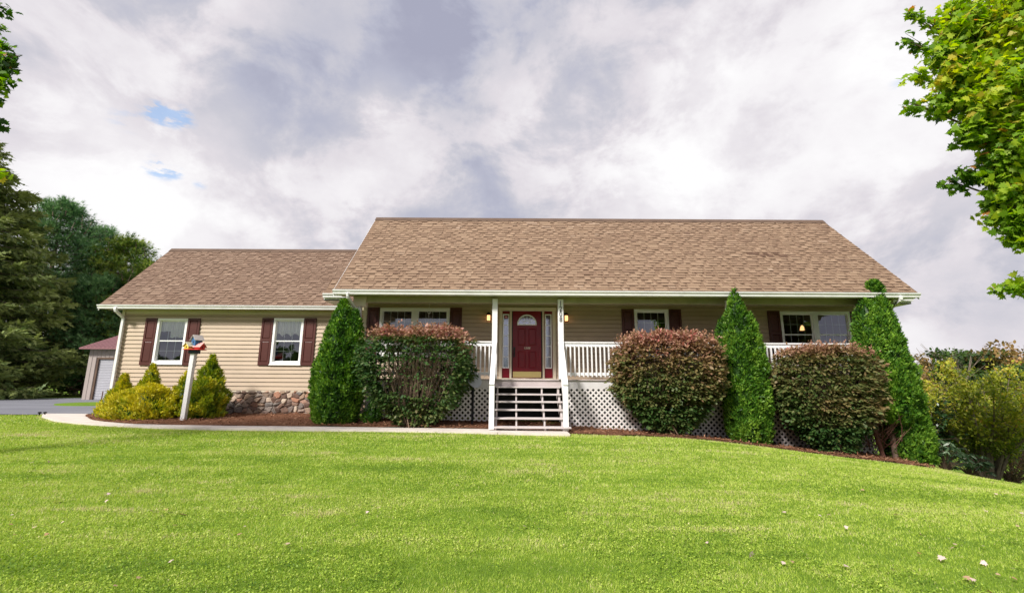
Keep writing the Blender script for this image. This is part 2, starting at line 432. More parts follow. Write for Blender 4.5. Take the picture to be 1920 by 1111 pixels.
# ------------------------------------------------------------------ mesh building
class MB:
    def __init__(s):
        s.v, s.f, s.t = [], [], []
    def face(s, pts, t=0.5):
        i = len(s.v)
        s.v += [tuple(p) for p in pts]
        s.f.append(tuple(range(i, i + len(pts))))
        s.t.append(t)
        return s
    def box(s, x0, x1, y0, y1, z0, z1, t=0.5, bev=0.0):
        if x1 < x0: x0, x1 = x1, x0
        if y1 < y0: y0, y1 = y1, y0
        if z1 < z0: z0, z1 = z1, z0
        i = len(s.v)
        s.v += [(x0, y0, z0), (x1, y0, z0), (x1, y1, z0), (x0, y1, z0), (x0, y0, z1), (x1, y0, z1), (x1, y1, z1), (x0, y1, z1)]
        for q in ((0, 1, 5, 4), (1, 2, 6, 5), (2, 3, 7, 6), (3, 0, 4, 7), (4, 5, 6, 7), (3, 2, 1, 0)):
            s.f.append(tuple(i + k for k in q))
            s.t.append(t)
        return s
    def prism(s, pts, axis, a, b, t=0.5):
        """extrude a closed outline (two coords) along an axis from a to b"""
        def mk(p, c):
            if axis == 'x': return (c, p[0], p[1])
            if axis == 'y': return (p[0], c, p[1])
            return (p[0], p[1], c)
        i = len(s.v)
        n = len(pts)
        s.v += [mk(p, a) for p in pts] + [mk(p, b) for p in pts]
        s.f.append(tuple(range(i, i + n))); s.t.append(t)
        s.f.append(tuple(range(i + 2 * n - 1, i + n - 1, -1))); s.t.append(t)
        for k in range(n):
            s.f.append((i + k, i + n + k, i + n + (k + 1) % n, i + (k + 1) % n)); s.t.append(t)
        return s
    def bar(s, p, q, w, h, t=0.5, up=(0, 0, 1)):
        p, q = Vector(p), Vector(q)
        d = (q - p).normalized()
        u = Vector(up)
        sd_ = d.cross(u).normalized() * (w / 2)
        u2 = sd_.normalized().cross(d).normalized() * (h / 2)
        i = len(s.v)
        for c in (p, q):
            for a, b in ((-1, -1), (1, -1), (1, 1), (-1, 1)):
                s.v.append(tuple(c + sd_ * a + u2 * b))
        for f in ((0, 1, 2, 3), (7, 6, 5, 4), (0, 4, 5, 1), (1, 5, 6, 2), (2, 6, 7, 3), (3, 7, 4, 0)):
            s.f.append(tuple(i + k for k in f)); s.t.append(t)
        return s
    def tube(s, pts, rads, n=7, t=0.5):
        pts = [Vector(p) for p in pts]
        i = len(s.v)
        for k, p in enumerate(pts):
            a = pts[max(k - 1, 0)]; b = pts[min(k + 1, len(pts) - 1)]
            d = (b - a).normalized()
            u = d.orthogonal().normalized() if abs(d.z) > 0.95 else d.cross(Vector((0, 0, 1))).normalized()
            w = d.cross(u).normalized()
            for j in range(n):
                an = 2 * math.pi * j / n
                s.v.append(tuple(p + (u * math.cos(an) + w * math.sin(an)) * rads[k]))
        for k in range(len(pts) - 1):
            for j in range(n):
                s.f.append((i + k * n + j, i + k * n + (j + 1) % n, i + (k + 1) * n + (j + 1) % n, i + (k + 1) * n + j)); s.t.append(t)
        s.f.append(tuple(i + j for j in range(n))); s.t.append(t)
        e = i + (len(pts) - 1) * n
        s.f.append(tuple(e + j for j in range(n))); s.t.append(t)
        return s
    def build(s, name, mat, parent=None, smooth=False, bevel=0.0):
        me = bpy.data.meshes.new(name)
        me.from_pydata(s.v, [], s.f)
        a = me.attributes.new('tint', 'FLOAT', 'FACE')
        a.data.foreach_set('value', np.array(s.t, dtype=np.float32))
        if smooth:
            me.polygons.foreach_set('use_smooth', [True] * len(s.f))
        me.materials.append(MAT[mat] if isinstance(mat, str) else mat)
        me.update()
        o = bpy.data.objects.new(name, me)
        COL.objects.link(o)
        if bevel > 0:
            b = o.modifiers.new('bevel', 'BEVEL')
            b.width = bevel; b.segments = 2; b.limit_method = 'ANGLE'
        if parent is not None:
            put(o, parent)
        return o

def world_loc(o):
    v = Vector((0, 0, 0))
    while o is not None:
        v += Vector(o.location)
        o = o.parent
    return v
def put(o, parent):
    """mesh data is written in world metres: cancel the parent's offset"""
    o.parent = parent
    o.location = -world_loc(parent)
    return o
def thing(name, label, cat, loc=(0, 0, 0), group=None):
    o = bpy.data.objects.new(name, None)
    o.empty_display_size = 0.3
    COL.objects.link(o)
    o.location = loc
    return tag(o, label, cat, group)
def tag(o, label, cat, group=None, kind=None):
    o['label'] = label
    o['category'] = cat
    if group: o['group'] = group
    if kind: o['kind'] = kind
    return o
def structure(o):
    o['kind'] = 'structure'
    return o

def raw(name, V, polyn, tint, mat, parent=None, smooth=False):
    """V: (n*k,3) vertices, k per polygon, no sharing"""
    me = bpy.data.meshes.new(name)
    nv = len(V)
    nf = nv // polyn
    me.vertices.add(nv)
    me.vertices.foreach_set('co', np.ascontiguousarray(V, dtype=np.float32).ravel())
    me.loops.add(nv)
    me.loops.foreach_set('vertex_index', np.arange(nv, dtype=np.int32))
    me.polygons.add(nf)
    me.polygons.foreach_set('loop_start', np.arange(0, nv, polyn, dtype=np.int32))
    a = me.attributes.new('tint', 'FLOAT', 'FACE')
    a.data.foreach_set('value', np.clip(tint, 0, 1).astype(np.float32))
    me.materials.append(MAT[mat])
    me.update(calc_edges=True)
    o = bpy.data.objects.new(name, me)
    COL.objects.link(o)
    if parent is not None:
        put(o, parent)
    return o

def unit(a):
    return a / np.maximum(np.linalg.norm(a, axis=1, keepdims=True), 1e-9)
T_LEAF = np.array([(0, 0), (0.35, -0.5), (0.75, -0.38), (1, 0), (0.75, 0.38), (0.35, 0.5)])
T_SPRAY = np.array([(0, 0.0), (0.28, -0.5), (0.42, -0.12), (0.72, -0.42), (0.74, -0.1), (1, 0), (0.78, 0.12), (0.64, 0.45), (0.44, 0.12), (0.2, 0.48)])
T_NEEDLE = np.array([(0, 0.06), (0, -0.06), (0.30, -0.5), (0.32, -0.12), (0.62, -0.45), (0.64, -0.1), (1, 0), (0.66, 0.1), (0.56, 0.45), (0.36, 0.12), (0.24, 0.5)])
T_TUFT = np.array([(0, 0.02), (0.1, -0.06), (0.8, -0.5), (0.28, -0.08), (1.0, -0.16), (0.35, 0.0), (1.0, 0.2), (0.26, 0.08), (0.75, 0.52), (0.1, 0.07)])
T_MAPLE = np.array([(0, 0), (0.05, -0.22), (-0.02, -0.46), (0.24, -0.36), (0.40, -0.58), (0.50, -0.26), (0.70, -0.30), (0.74, -0.13), (1.0, 0),
                    (0.74, 0.13), (0.70, 0.30), (0.50, 0.26), (0.40, 0.58), (0.24, 0.36), (-0.02, 0.46), (0.05, 0.22)])
T_BLADE = np.array([(0, -0.5), (0, 0.5), (1, 0)])

def leaves(P, D, size, ratio, tmpl, jitter=0.5, nrm=None, sizevar=0.3, droop=0.0, curl=0.0):
    """one polygon per leaf at P pointing along D; nrm biases the blade's normal"""
    n = len(P)
    D = unit(D + RNG.normal(0, jitter, (n, 3)) + np.array([0, 0, -droop]))
    up = RNG.normal(0, 0.6, (n, 3)) + (np.array([0, 0, 1.0]) if nrm is None else nrm)
    Sd = unit(np.cross(D, up))
    Nn = np.cross(Sd, D)
    Ls = size * (1 + RNG.uniform(-sizevar, sizevar, n))
    a = tmpl[:, 0][None, :, None]
    b = tmpl[:, 1][None, :, None]
    V = P[:, None, :] + D[:, None, :] * (a * Ls[:, None, None]) + Sd[:, None, :] * (b * (Ls * ratio)[:, None, None])
    if curl:
        V = V - Nn[:, None, :] * ((a ** 2 + 1.6 * b ** 2) * (Ls * curl)[:, None, None])
    return V.reshape(-1, 3)

_h = RNG.uniform(0, 1, (64, 64, 64)).astype(np.float32)
def vnoise(P, scale=1.0, seed=0):
    q = P * scale + seed * 7.31
    i = np.floor(q).astype(int)
    f = q - i
    f = f * f * (3 - 2 * f)
    r = 0
    for dx in (0, 1):
        for dy in (0, 1):
            for dz in (0, 1):
                w = np.abs(1 - dx - f[:, 0]) * np.abs(1 - dy - f[:, 1]) * np.abs(1 - dz - f[:, 2])
                r = r + w * _h[(i[:, 0] + dx) % 64, (i[:, 1] + dy) % 64, (i[:, 2] + dz) % 64]
    return r
def fnoise(P, scale=1.0, seed=0):
    return 0.57 * vnoise(P, scale, seed) + 0.28 * vnoise(P, scale * 2.1, seed + 3) + 0.15 * vnoise(P, scale * 4.3, seed + 5)

# ------------------------------------------------------------------ terrain
CTRL = np.array([
    (0, -6, -.6), (0, 0, -.45), (0, 3.5, -.41), (0, 7, -.23), (0, 9.5, -.10), (0, 10.8, -.05), (0, 13, .05), (0, 20, .1),
    (-4, 3.5, -.40), (-5, 8, -.16), (-5, 11, -.02), (-5, 12.5, .06), (-9, 7, -.22), (-10, 11.3, -.02), (-10, 13.5, .06), (-13, 12.6, -.02), (-14, 15.7, .02),
    (-8, 15.2, .10), (-15, 9, -.12), (-20, 14, 0), (-20, 20, .04), (-22, 26, .12), (-30, 28, .10), (-40, 20, 0), (-45, 45, .1), (-12, -10, -.7), (12, -10, -1.5),
    (1.5, 11.0, -.05), (3, 11.1, -.085), (4.4, 11.1, -.15), (5.9, 11.1, -.31), (7, 11.1, -.45), (7.9, 11.1, -.54), (8.9, 11.1, -.65), (9.9, 11.2, -.80), (11.4, 11.3, -1.08),
    (3.2, 12.8, -.13), (6.9, 12.8, -.48), (10, 12.8, -.75), (12.5, 12.5, -1.3), (14.4, 14.5, -1.62), (5, 3.5, -.45), (6, 7, -.38), (9, 7, -.62), (12, 8, -1.0),
    (9, 3, -.75), (16, 12, -2.0), (20, 18, -2.8), (30, 26, -3.9), (45, 45, -5.6), (70, 70, -7.5), (10, 20, -1.2), (20, 8, -2.2), (30, 10, -3.4),
    (300, 300, -12), (-300, 300, 0), (0, 300, -4), (300, 0, -12), (-300, 0, -2), (0, -300, -8), (300, -300, -12), (-300, -300, -6)], dtype=float)
def _tps(r2):
    return np.where(r2 > 1e-9, 0.5 * r2 * np.log(np.maximum(r2, 1e-9)), 0.0)
_n = len(CTRL)
_A = np.zeros((_n + 3, _n + 3))
_d2 = ((CTRL[:, None, :2] - CTRL[None, :, :2]) ** 2).sum(-1)
_A[:_n, :_n] = _tps(_d2) + np.eye(_n) * 0.15
_A[:_n, _n] = 1
_A[:_n, _n + 1:] = CTRL[:, :2]
_A[_n:, :_n] = _A[:_n, _n:].T
_w = np.linalg.solve(_A, np.concatenate([CTRL[:, 2], np.zeros(3)]))
def hz(x, y):
    x = np.atleast_1d(np.asarray(x, float)); y = np.atleast_1d(np.asarray(y, float))
    r2 = (x[:, None] - CTRL[None, :, 0]) ** 2 + (y[:, None] - CTRL[None, :, 1]) ** 2
    return _tps(r2) @ _w[:_n] + _w[_n] + x * _w[_n + 1] + y * _w[_n + 2]
def h1(x, y):
    return float(hz(x, y)[0])

def grid_obj(name, xs, ys, zf, mat, smooth=True):
    X, Y = np.meshgrid(xs, ys)
    Z = zf(X.ravel(), Y.ravel())
    V = np.stack([X.ravel(), Y.ravel(), Z], 1)
    nx, ny = len(xs), len(ys)
    i = (np.arange(ny - 1)[:, None] * nx + np.arange(nx - 1)[None, :]).ravel()
    F = np.stack([i, i + 1, i + nx + 1, i + nx], 1)
    me = bpy.data.meshes.new(name)
    me.from_pydata(V.tolist(), [], F.tolist())
    me.polygons.foreach_set('use_smooth', [smooth] * len(F))
    me.materials.append(MAT[mat])
    o = bpy.data.objects.new(name, me)
    COL.objects.link(o)
    return o
def warp_axis(c0, c1, step, far):
    a = list(np.arange(c0, c1 + 1e-6, step))
    s = step
    while a[-1] < far:
        s *= 1.16
        a.append(a[-1] + s)
    s = step
    b = []
    x = c0
    while x > -far:
        s *= 1.16
        x -= s
        b.append(x)
    return np.array(b[::-1] + a)
structure(grid_obj('ground', warp_axis(-18, 18, 0.3, 900), warp_axis(0, 20, 0.3, 900), hz, 'ground'))

def strip(name, xs, y0f, y1f, dz, mat, ny=10, extra=None):
    V, F = [], []
    for x in xs:
        a, b = y0f(x), y1f(x)
        yy = np.linspace(a, b, ny)
        z = hz(np.full(ny, x), yy)
        for k in range(ny):
            V.append((x, yy[k], z[k] + dz + (extra(x, yy[k]) if extra else 0)))
    for i in range(len(xs) - 1):
        for k in range(ny - 1):
            F.append((i * ny + k, (i + 1) * ny + k, (i + 1) * ny + k + 1, i * ny + k + 1))
    me = bpy.data.meshes.new(name)
    me.from_pydata(V, [], F)
    me.polygons.foreach_set('use_smooth', [True] * len(F))
    me.materials.append(MAT[mat])
    o = bpy.data.objects.new(name, me)
    COL.objects.link(o)
    return o

WF = np.array([(-15.7, 15.75), (-14.6, 14.6), (-12.75, 13.15), (-11.4, 12.35), (-10.2, 11.85), (-8.6, 11.4), (-7.05, 11.18), (-4.55, 11.1), (-0.85, 10.95), (1.34, 10.75)])
WB = np.array([(-14.2, 15.75), (-13.6, 15.0), (-12.8, 14.2), (-11.8, 13.25), (-11.0, 12.75), (-9.8, 12.15), (-8.6, 11.95), (-7.4, 11.85), (-5.1, 11.8), (-0.8, 11.7), (1.34, 11.6)])
def lawn_edge(x):
    """front line of the bed / walkway: grass lies on the camera's side of it"""
    return np.where(x < -15.7, 15.45, np.where(x < 1.36, np.interp(x, WF[:, 0], WF[:, 1]), np.where(x < 10.4, 11.12 + 0.06 * np.sin(x * 2.1) + np.maximum(0, x - 9.2) * 0.35, 60.0)))
# walkway slab
WT = lambda x: np.interp(x, (-15, -5, 1.34), (0.045, 0.035, 0.0))
def resample(P, n):
    t = np.concatenate([[0], np.cumsum(np.hypot(*np.diff(P, axis=0).T))])
    u = np.linspace(0, t[-1], n)
    x, y = np.interp(u, t, P[:, 0]), np.interp(u, t, P[:, 1])
    for _ in range(3):
        x[1:-1] = (x[:-2] + 2 * x[1:-1] + x[2:]) / 4
        y[1:-1] = (y[:-2] + 2 * y[1:-1] + y[2:]) / 4
    return np.stack([x, y], 1)
fa, ba = resample(WF, 90), resample(WB, 90)
mb = MB()
for i in range(89):
    za, zb = max(h1(*fa[i]) + .035, float(WT(fa[i][0]))), max(h1(*fa[i + 1]) + .035, float(WT(fa[i + 1][0])))
    g = 0.012 if i % 9 == 8 else 0.0
    p = [(fa[i][0], fa[i][1], za), (fa[i + 1][0] - g, fa[i + 1][1], zb), (ba[i + 1][0] - g, ba[i + 1][1], zb), (ba[i][0], ba[i][1], za)]
    q = [(a, b, c - 0.14) for a, b, c in p]
    mb.face(p); mb.face([q[0], q[1], p[1], p[0]]); mb.face([q[2], q[3], p[3], p[2]]); mb.face([q[1], q[2], p[2], p[1]]); mb.face([q[3], q[0], p[0], p[3]])
structure(mb.build('walkway', 'concrete'))
# driveway
structure(strip('driveway', np.linspace(-13.35, -60, 60), lambda x: 15.62 - 0.1 * math.sin(x * .3) if x < -15.6 else 15.76,
                lambda x: float(np.interp(-x, (13.3, 24, 26.5, 29, 60), (27.6, 28.2, 28.0, 25.0, 23))), 0.022, 'asphalt', 14))
# the small grass island beside the drive
V = []
isl = MB()
cx, cy = -18.6, 21.6
pts = [(cx + 2.1 * math.cos(a) * (1.3 if math.cos(a) > 0 else 1), cy + 1.45 * math.sin(a)) for a in np.linspace(0, 2 * math.pi, 32, endpoint=False)]
isl.face([(x, y, h1(x, y) + 0.06) for x, y in pts])
for k in range(32):
    (x0, y0), (x1, y1) = pts[k], pts[(k + 1) % 32]
    isl.face([(x0, y0, h1(x0, y0)), (x1, y1, h1(x1, y1)), (x1, y1, h1(x1, y1) + .06), (x0, y0, h1(x0, y0) + .06)])
structure(isl.build('grass_island', 'ground'))
# mulch bed
def bed_front(x):
    if x < 1.36:
        return float(np.interp(x, WB[:, 0], WB[:, 1])) - 0.02
    return float(lawn_edge(np.array([x]))[0])
structure(strip('mulch_bed', np.linspace(-13.9, 10.6, 180), bed_front, lambda x: 15.75 if x < -4.8 else 13.4, 0.02, 'mulch', 16,
                lambda x, y: 0.018 * math.sin(x * 5.3 + y * 3) * math.sin(y * 7.1 - x * 2)))
n = 15000
cxs = RNG.uniform(-13.9, 10.4, n)
fr = np.array([bed_front(x) for x in cxs])
cys = fr + RNG.uniform(-0.05, 1, n) ** 1.3 * np.where(cxs < -4.8, 3.4, 1.8)
keep = (cys < 15.3)
P = np.stack([cxs, cys, hz(cxs, cys) + 0.045 + RNG.uniform(0, .015, n)], 1)[keep]
D = RNG.normal(0, 1, (len(P), 3)) * np.array([1, 1, 0.15])
tag(raw('mulch_chips', leaves(P, D, 0.075, 0.22, T_LEAF, 0.1, np.array([0, 0, 3.0]), 0.6), 6, RNG.beta(2, 2.2, len(P)), 'chip'),
    'reddish brown shredded mulch in the planting beds', 'mulch', kind='stuff')

# ------------------------------------------------------------------ house
WALL, WING, PORCH = 14.4, 15.2, 12.8
DECK = 1.24
house = thing('house', 'long tan siding house with brown shingle roofs, white porch and stone based left wing', 'house', (3.0, 14.4, 0.0))

def siding(name, x0, x1, y, z0, z1, holes, e=0.135, lap=0.024):
    """real lap siding: every course leans out over the one below; holes are (x0,x1,z0,z1)"""
    mb = MB()
    n = int(math.ceil((z1 - z0) / e))
    for k in range(n):
        a, b = z0 + k * e, min(z0 + (k + 1) * e, z1)
        cuts = [(h[0], h[1], max(a, h[2]), min(b, h[3])) for h in holes if h[2] < b - 1e-6 and h[3] > a + 1e-6]
        xs = sorted(set([x0, x1] + [c for h in cuts for c in h[:2] if x0 < c < x1]))
        t = random.uniform(0.35, 0.65)
        for xa, xb in zip(xs[:-1], xs[1:]):
            xm = (xa + xb) / 2
            spans = [(a, b)]
            for h in cuts:
                if h[0] < xm < h[1]:
                    ns = []
                    for p, q in spans:
                        if h[2] > p: ns.append((p, min(q, h[2])))
                        if h[3] < q: ns.append((max(p, h[3]), q))
                    spans = ns
            for p, q in spans:
                if q - p < 1e-4: continue
                yp = y - lap * (1 - (p - a) / e)
                yq = y - lap * (1 - (q - a) / e)
                if p == a and q - p > .03:
                    g = p + .013          # open shadow gap under the butt edge
                    mb.face([(xa, y + .03, p), (xb, y + .03, p), (xb, y + .03, g), (xa, y + .03, g)], t)
                    mb.face([(xa, y, p), (xb, y, p), (xb, y + .03, p), (xa, y + .03, p)], t)
                    p = g
                mb.face([(xa, yp, p), (xb, yp, p), (xb, yq, q), (xa, yq, q)], t)
                mb.face([(xa, y + .03, p), (xb, y + .03, p), (xb, yp, p), (xa, yp, p)], t)
    # butt joints between the panels
    return mb

WIN = [  # name, wall, x0, x1, z0, z1, kind
    ('wing_a', WING, -11.88, -10.87, 1.70, 3.20, 'single'),
    ('wing_b', WING, -7.985, -6.975, 1.70, 3.23, 'single'),
    ('porch_a', WALL, -4.206, -1.985, 1.95, 3.475, 'double'),
    ('porch_b', WALL, 3.904, 4.998, 1.95, 3.48, 'wide'),
    ('porch_c', WALL, 8.56, 10.785, 1.95, 3.44, 'double'),
]
holes_main = [(w[2] + .04, w[3] - .04, w[4] + .04, w[5] - .04) for w in WIN if w[1] == WALL] + [(-0.30, 1.29, DECK, 3.40)]
holes_wing = [(w[2] + .04, w[3] - .04, w[4] + .04, w[5] - .04) for w in WIN if w[1] == WING]
MAINX0, MAINX1 = -4.68, 11.0
siding('siding_wall', MAINX0, MAINX1, WALL, DECK, 3.62, holes_main).build('siding_wall', 'siding', house)
siding('siding_wall', -13.05, MAINX0, WING, 0.845, 3.52, holes_wing).build('siding_wall', 'siding', house)
# side walls, gables, backs (lap siding too)
def side_siding(x, y0, y1, z0, z1, sgn, roof=None):
    mb = MB()
    e, lap = 0.135, 0.017
    n = int(math.ceil((z1 - z0) / e))
    for k in range(n):
        a, b = z0 + k * e, min(z0 + (k + 1) * e, z1)
        ya, yb = y0, y1
        if roof:
            base, ridge_y, zr = roof
            if b > base:
                f = (b - base)
                ya = max(y0, ridge_y - (zr - b)); yb = min(y1, ridge_y + (zr - b))
                if yb - ya < 0.05: continue
        mb.face([(x + sgn * lap, ya, a), (x + sgn * lap, yb, a), (x, yb, b), (x, ya, b)])
        mb.face([(x, ya, a), (x, yb, a), (x + sgn * lap, yb, a), (x + sgn * lap, ya, a)])
    return mb
side_siding(-13.05, WING, 19.9, 0.845, 6.2, -1, (3.4, 17.5, 6.25)).build('end_wall', 'siding', house)
side_siding(MAINX0, WALL, 18.8, DECK, 6.9, -1, (3.5, 15.6, 6.85)).build('end_wall', 'siding', house)
side_siding(MAINX1, WALL, 18.8, -0.2, 6.9, 1, (3.5, 15.6, 6.85)).build('end_wall', 'siding', house)
MB().box(MAINX0, MAINX1, 18.78, 18.9, -1.2, 3.6).build('back_wall', 'siding', house)
MB().box(-13.05, MAINX0 - 0.003, 19.88, 20.0, 0, 3.5).build('back_wall', 'siding', house)
# inner lining, ceiling and floor keep the rooms closed and dim
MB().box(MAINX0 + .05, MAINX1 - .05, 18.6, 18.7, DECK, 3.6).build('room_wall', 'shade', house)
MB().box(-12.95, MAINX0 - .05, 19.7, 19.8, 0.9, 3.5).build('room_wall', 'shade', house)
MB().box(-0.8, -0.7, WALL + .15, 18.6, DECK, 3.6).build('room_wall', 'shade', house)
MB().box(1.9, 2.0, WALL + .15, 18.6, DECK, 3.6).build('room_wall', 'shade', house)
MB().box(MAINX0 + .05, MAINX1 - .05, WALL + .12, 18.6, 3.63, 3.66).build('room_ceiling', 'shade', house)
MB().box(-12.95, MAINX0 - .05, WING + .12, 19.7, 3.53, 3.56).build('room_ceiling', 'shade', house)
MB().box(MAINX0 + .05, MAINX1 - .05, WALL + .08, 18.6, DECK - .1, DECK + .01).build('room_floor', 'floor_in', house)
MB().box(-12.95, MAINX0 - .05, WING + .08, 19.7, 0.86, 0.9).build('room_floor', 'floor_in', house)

# corner boards and the trim under the siding
cb = MB().box(-13.13, -13.03, WING - .03, WING + .10, 0.84, 3.50)
cb.build('corner_board', 'cream', house, bevel=.005)
MB().box(MAINX0 - .06, MAINX0 + .05, WALL - .03, WALL + .08, DECK - .3, 3.60).build('corner_board', 'cream', house, bevel=.005)
MB().box(MAINX1 - .05, MAINX1 + .06, WALL - .03, WALL + .08, DECK - .3, 3.60).build('corner_board', 'cream', house, bevel=.005)
MB().box(-13.0, MAINX0 - .08, WING - .022, WING + .02, 3.36, 3.50).build('frieze_board', 'cream', house, bevel=.004)
MB().box(-13.0, MAINX0 - .08, WING - .024, WING + .02, 0.80, 0.848).build('starter_strip', 'cream', house)

# ---- stone foundation of the wing: real stones standing out of a mortar bed
def stones(x0, x1, z0, z1, y):
    k = 0.155
    sx = []
    for a in np.arange(x0 - .2, x1 + .2, k * 1.25):
        for b in np.arange(z0 - .2, z1 + .2, k):
            sx.append((a + RNG.uniform(-.5, .5) * k * 1.35 + (round(b / k) % 2) * k * .6, b + RNG.uniform(-.5, .5) * k * .85))
    sx = np.array(sx)
    tint = RNG.uniform(0, 1, len(sx))
    depth = RNG.uniform(0.02, 0.07, len(sx))
    tiltx = RNG.normal(0, .12, len(sx)); tiltz = RNG.normal(-.05, .14, len(sx))
    st = 0.0125
    xs = np.arange(x0, x1, st); zs = np.arange(z0, z1 + st, st)
    V, T = [], []
    G = np.stack(np.meshgrid(xs, zs), -1)          # (nz,nx,2)
    Y = np.zeros(G.shape[:2]); C = np.zeros(G.shape[:2])
    q3 = np.stack([G[..., 0].ravel(), G[..., 1].ravel(), np.zeros(G[..., 0].size)], 1)
    wob = (np.stack([vnoise(q3, 9, 1), vnoise(q3, 9, 2)], 1) - .5).reshape(G.shape) * .06
    for j in range(0, G.shape[1], 64):
        g = G[:, j:j + 64] + wob[:, j:j + 64]
        sel = np.where(np.abs(sx[:, 0] - g[..., 0].mean()) < 1.0)[0]
        d = np.stack([(g[..., 0, None] - sx[sel, 0]) / 1.3, g[..., 1, None] - sx[sel, 1]], -1)
        dd = np.hypot(d[..., 0], d[..., 1])
        o = np.argsort(dd, -1)[..., :2]
        d1 = np.take_along_axis(dd, o[..., :1], -1)[..., 0]
        d2 = np.take_along_axis(dd, o[..., 1:2], -1)[..., 0]
        i1 = sel[o[..., 0]]
        edge = (d2 - d1)
        hgt = np.clip(edge / 0.035, 0, 1) ** 0.5
        off = depth[i1] + tiltx[i1] * (g[..., 0] - sx[i1, 0]) + tiltz[i1] * (g[..., 1] - sx[i1, 1])
        Y[:, j:j + 64] = y + .03 - hgt * np.clip(off + .02, .01, .12)
        C[:, j:j + 64] = np.where(edge < 0.010, 0.76, tint[i1])
    nz, nx = Y.shape
    Vv = np.stack([G[..., 0].ravel(), Y.ravel(), G[..., 1].ravel()], 1)
    i = (np.arange(nz - 1)[:, None] * nx + np.arange(nx - 1)[None, :]).ravel()
    F = np.stack([i, i + 1, i + nx + 1, i + nx], 1)
    me = bpy.data.meshes.new('stone_foundation')
    me.vertices.add(len(Vv)); me.vertices.foreach_set('co', Vv.astype(np.float32).ravel())
    me.loops.add(F.size); me.loops.foreach_set('vertex_index', F.astype(np.int32).ravel())
    me.polygons.add(len(F)); me.polygons.foreach_set('loop_start', np.arange(0, F.size, 4, dtype=np.int32))
    a = me.attributes.new('tint', 'FLOAT', 'FACE')
    a.data.foreach_set('value', C.ravel()[i].astype(np.float32))
    me.materials.append(MAT['stone'])
    me.update(calc_edges=True)
    o = bpy.data.objects.new('stone_foundation', me)
    COL.objects.link(o)
    put(o, house)
stones(-13.05, -4.5, -0.05, 0.83, WING - .01)
MB().box(-13.05, -12.95, WING + .03, 19.9, -0.1, 0.845).build('side_foundation', 'stone', house)

# ---- roofs: tab by tab architectural shingles on a 45 degree slope
def shingle_roof(x0, x1, ye, ze, slope_len, mat, e=0.142):
    c = math.sqrt(.5)
    def P(x, s, n):
        return (x, ye + s * c - n * c, ze + s * c + n * c)
    mb = MB()
    k = 0
    s = 0.0
    while s < slope_len - 1e-3:
        s1 = min(s + e, slope_len)
        ct = random.uniform(-.03, .03)
        mb.face([P(x0, s, .009), P(x1, s, .009), P(x1, s1, .001), P(x0, s1, .001)], 0.50 + ct)
        mb.face([P(x0, s, -.006), P(x1, s, -.006), P(x1, s, .009), P(x0, s, .009)], 0.1)
        x = x0 + random.uniform(0, .3)
        while x < x1 - .02:
            w = random.choice((.15, .20, .26, .32, .38))
            xb = min(x + w, x1)
            if True:
                t = min(1, max(.2, random.gauss(.66, .09) + ct))
                j = random.uniform(-.004, .004)
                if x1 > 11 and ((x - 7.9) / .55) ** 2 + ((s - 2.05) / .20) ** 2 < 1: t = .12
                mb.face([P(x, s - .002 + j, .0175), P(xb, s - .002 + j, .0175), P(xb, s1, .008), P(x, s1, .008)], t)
                mb.face([P(x, s - .002 + j, -.003), P(xb, s - .002 + j, -.003), P(xb, s - .002 + j, .0175), P(x, s - .002 + j, .0175)], 0.02)  # butt face tinted near black to draw the tab's shadow line
                mb.face([P(xb, s, .003), P(xb, s1, .0), P(xb, s1, .008), P(xb, s, .0175)], 0.1)
                mb.face([P(x, s, .003), P(x, s1, .0), P(x, s1, .008), P(x, s, .0175)], 0.1)
                if random.random() < .80 and s > .05:      # dark band below the tab: butt shadow painted in with the printed line
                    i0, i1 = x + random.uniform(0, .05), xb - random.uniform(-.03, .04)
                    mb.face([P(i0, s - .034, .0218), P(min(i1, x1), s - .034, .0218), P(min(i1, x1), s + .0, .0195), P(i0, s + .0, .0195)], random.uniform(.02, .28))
            x = xb + random.choice((.06, .10, .14, .17))
        s = s1
    # deck slab below
    mb.face([P(x0, 0, -.012), P(x0, slope_len, -.012), P(x1, slope_len, -.012), P(x1, 0, -.012)], .1)
    mb.face([P(x0, 0, -.012), P(x0, 0, .009), P(x0, slope_len, .009), P(x0, slope_len, -.012)], .1)
    mb.face([P(x1, 0, -.012), P(x1, 0, .009), P(x1, slope_len, .009), P(x1, slope_len, -.012)], .1)
    return mb
RX0, RX1 = -4.93, 11.25
EY, EZ = 12.36, 3.655
RIDGE_Y, RIDGE_Z = 15.68, 6.975
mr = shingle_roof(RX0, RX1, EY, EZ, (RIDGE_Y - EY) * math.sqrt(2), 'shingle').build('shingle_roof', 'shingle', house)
MB().prism([(RIDGE_Y - .17, RIDGE_Z - .135), (RIDGE_Y, RIDGE_Z + .035), (RIDGE_Y + .17, RIDGE_Z - .135), (RIDGE_Y, RIDGE_Z - .0)], 'x', RX0 - .01, RX1 + .01).build('ridge_cap', 'ridge_dark', mr)
MB().face([(RX0, RIDGE_Y, RIDGE_Z), (RX1, RIDGE_Y, RIDGE_Z), (RX1, 19.1, 3.56), (RX0, 19.1, 3.56)]).face([(RX0, RIDGE_Y, RIDGE_Z - .03), (RX1, RIDGE_Y, RIDGE_Z - .03), (RX1, 19.1, 3.53), (RX0, 19.1, 3.53)]).build('rear_slope', 'shingle', mr)
WX0, WX1 = -13.60, -4.6
WEY, WEZ = 14.80, 3.60
WRY, WRZ = 17.5, 6.30
wr = shingle_roof(WX0, WX1, WEY, WEZ, (WRY - WEY) * math.sqrt(2), 'shingle_wing').build('shingle_roof', 'shingle_wing', house)
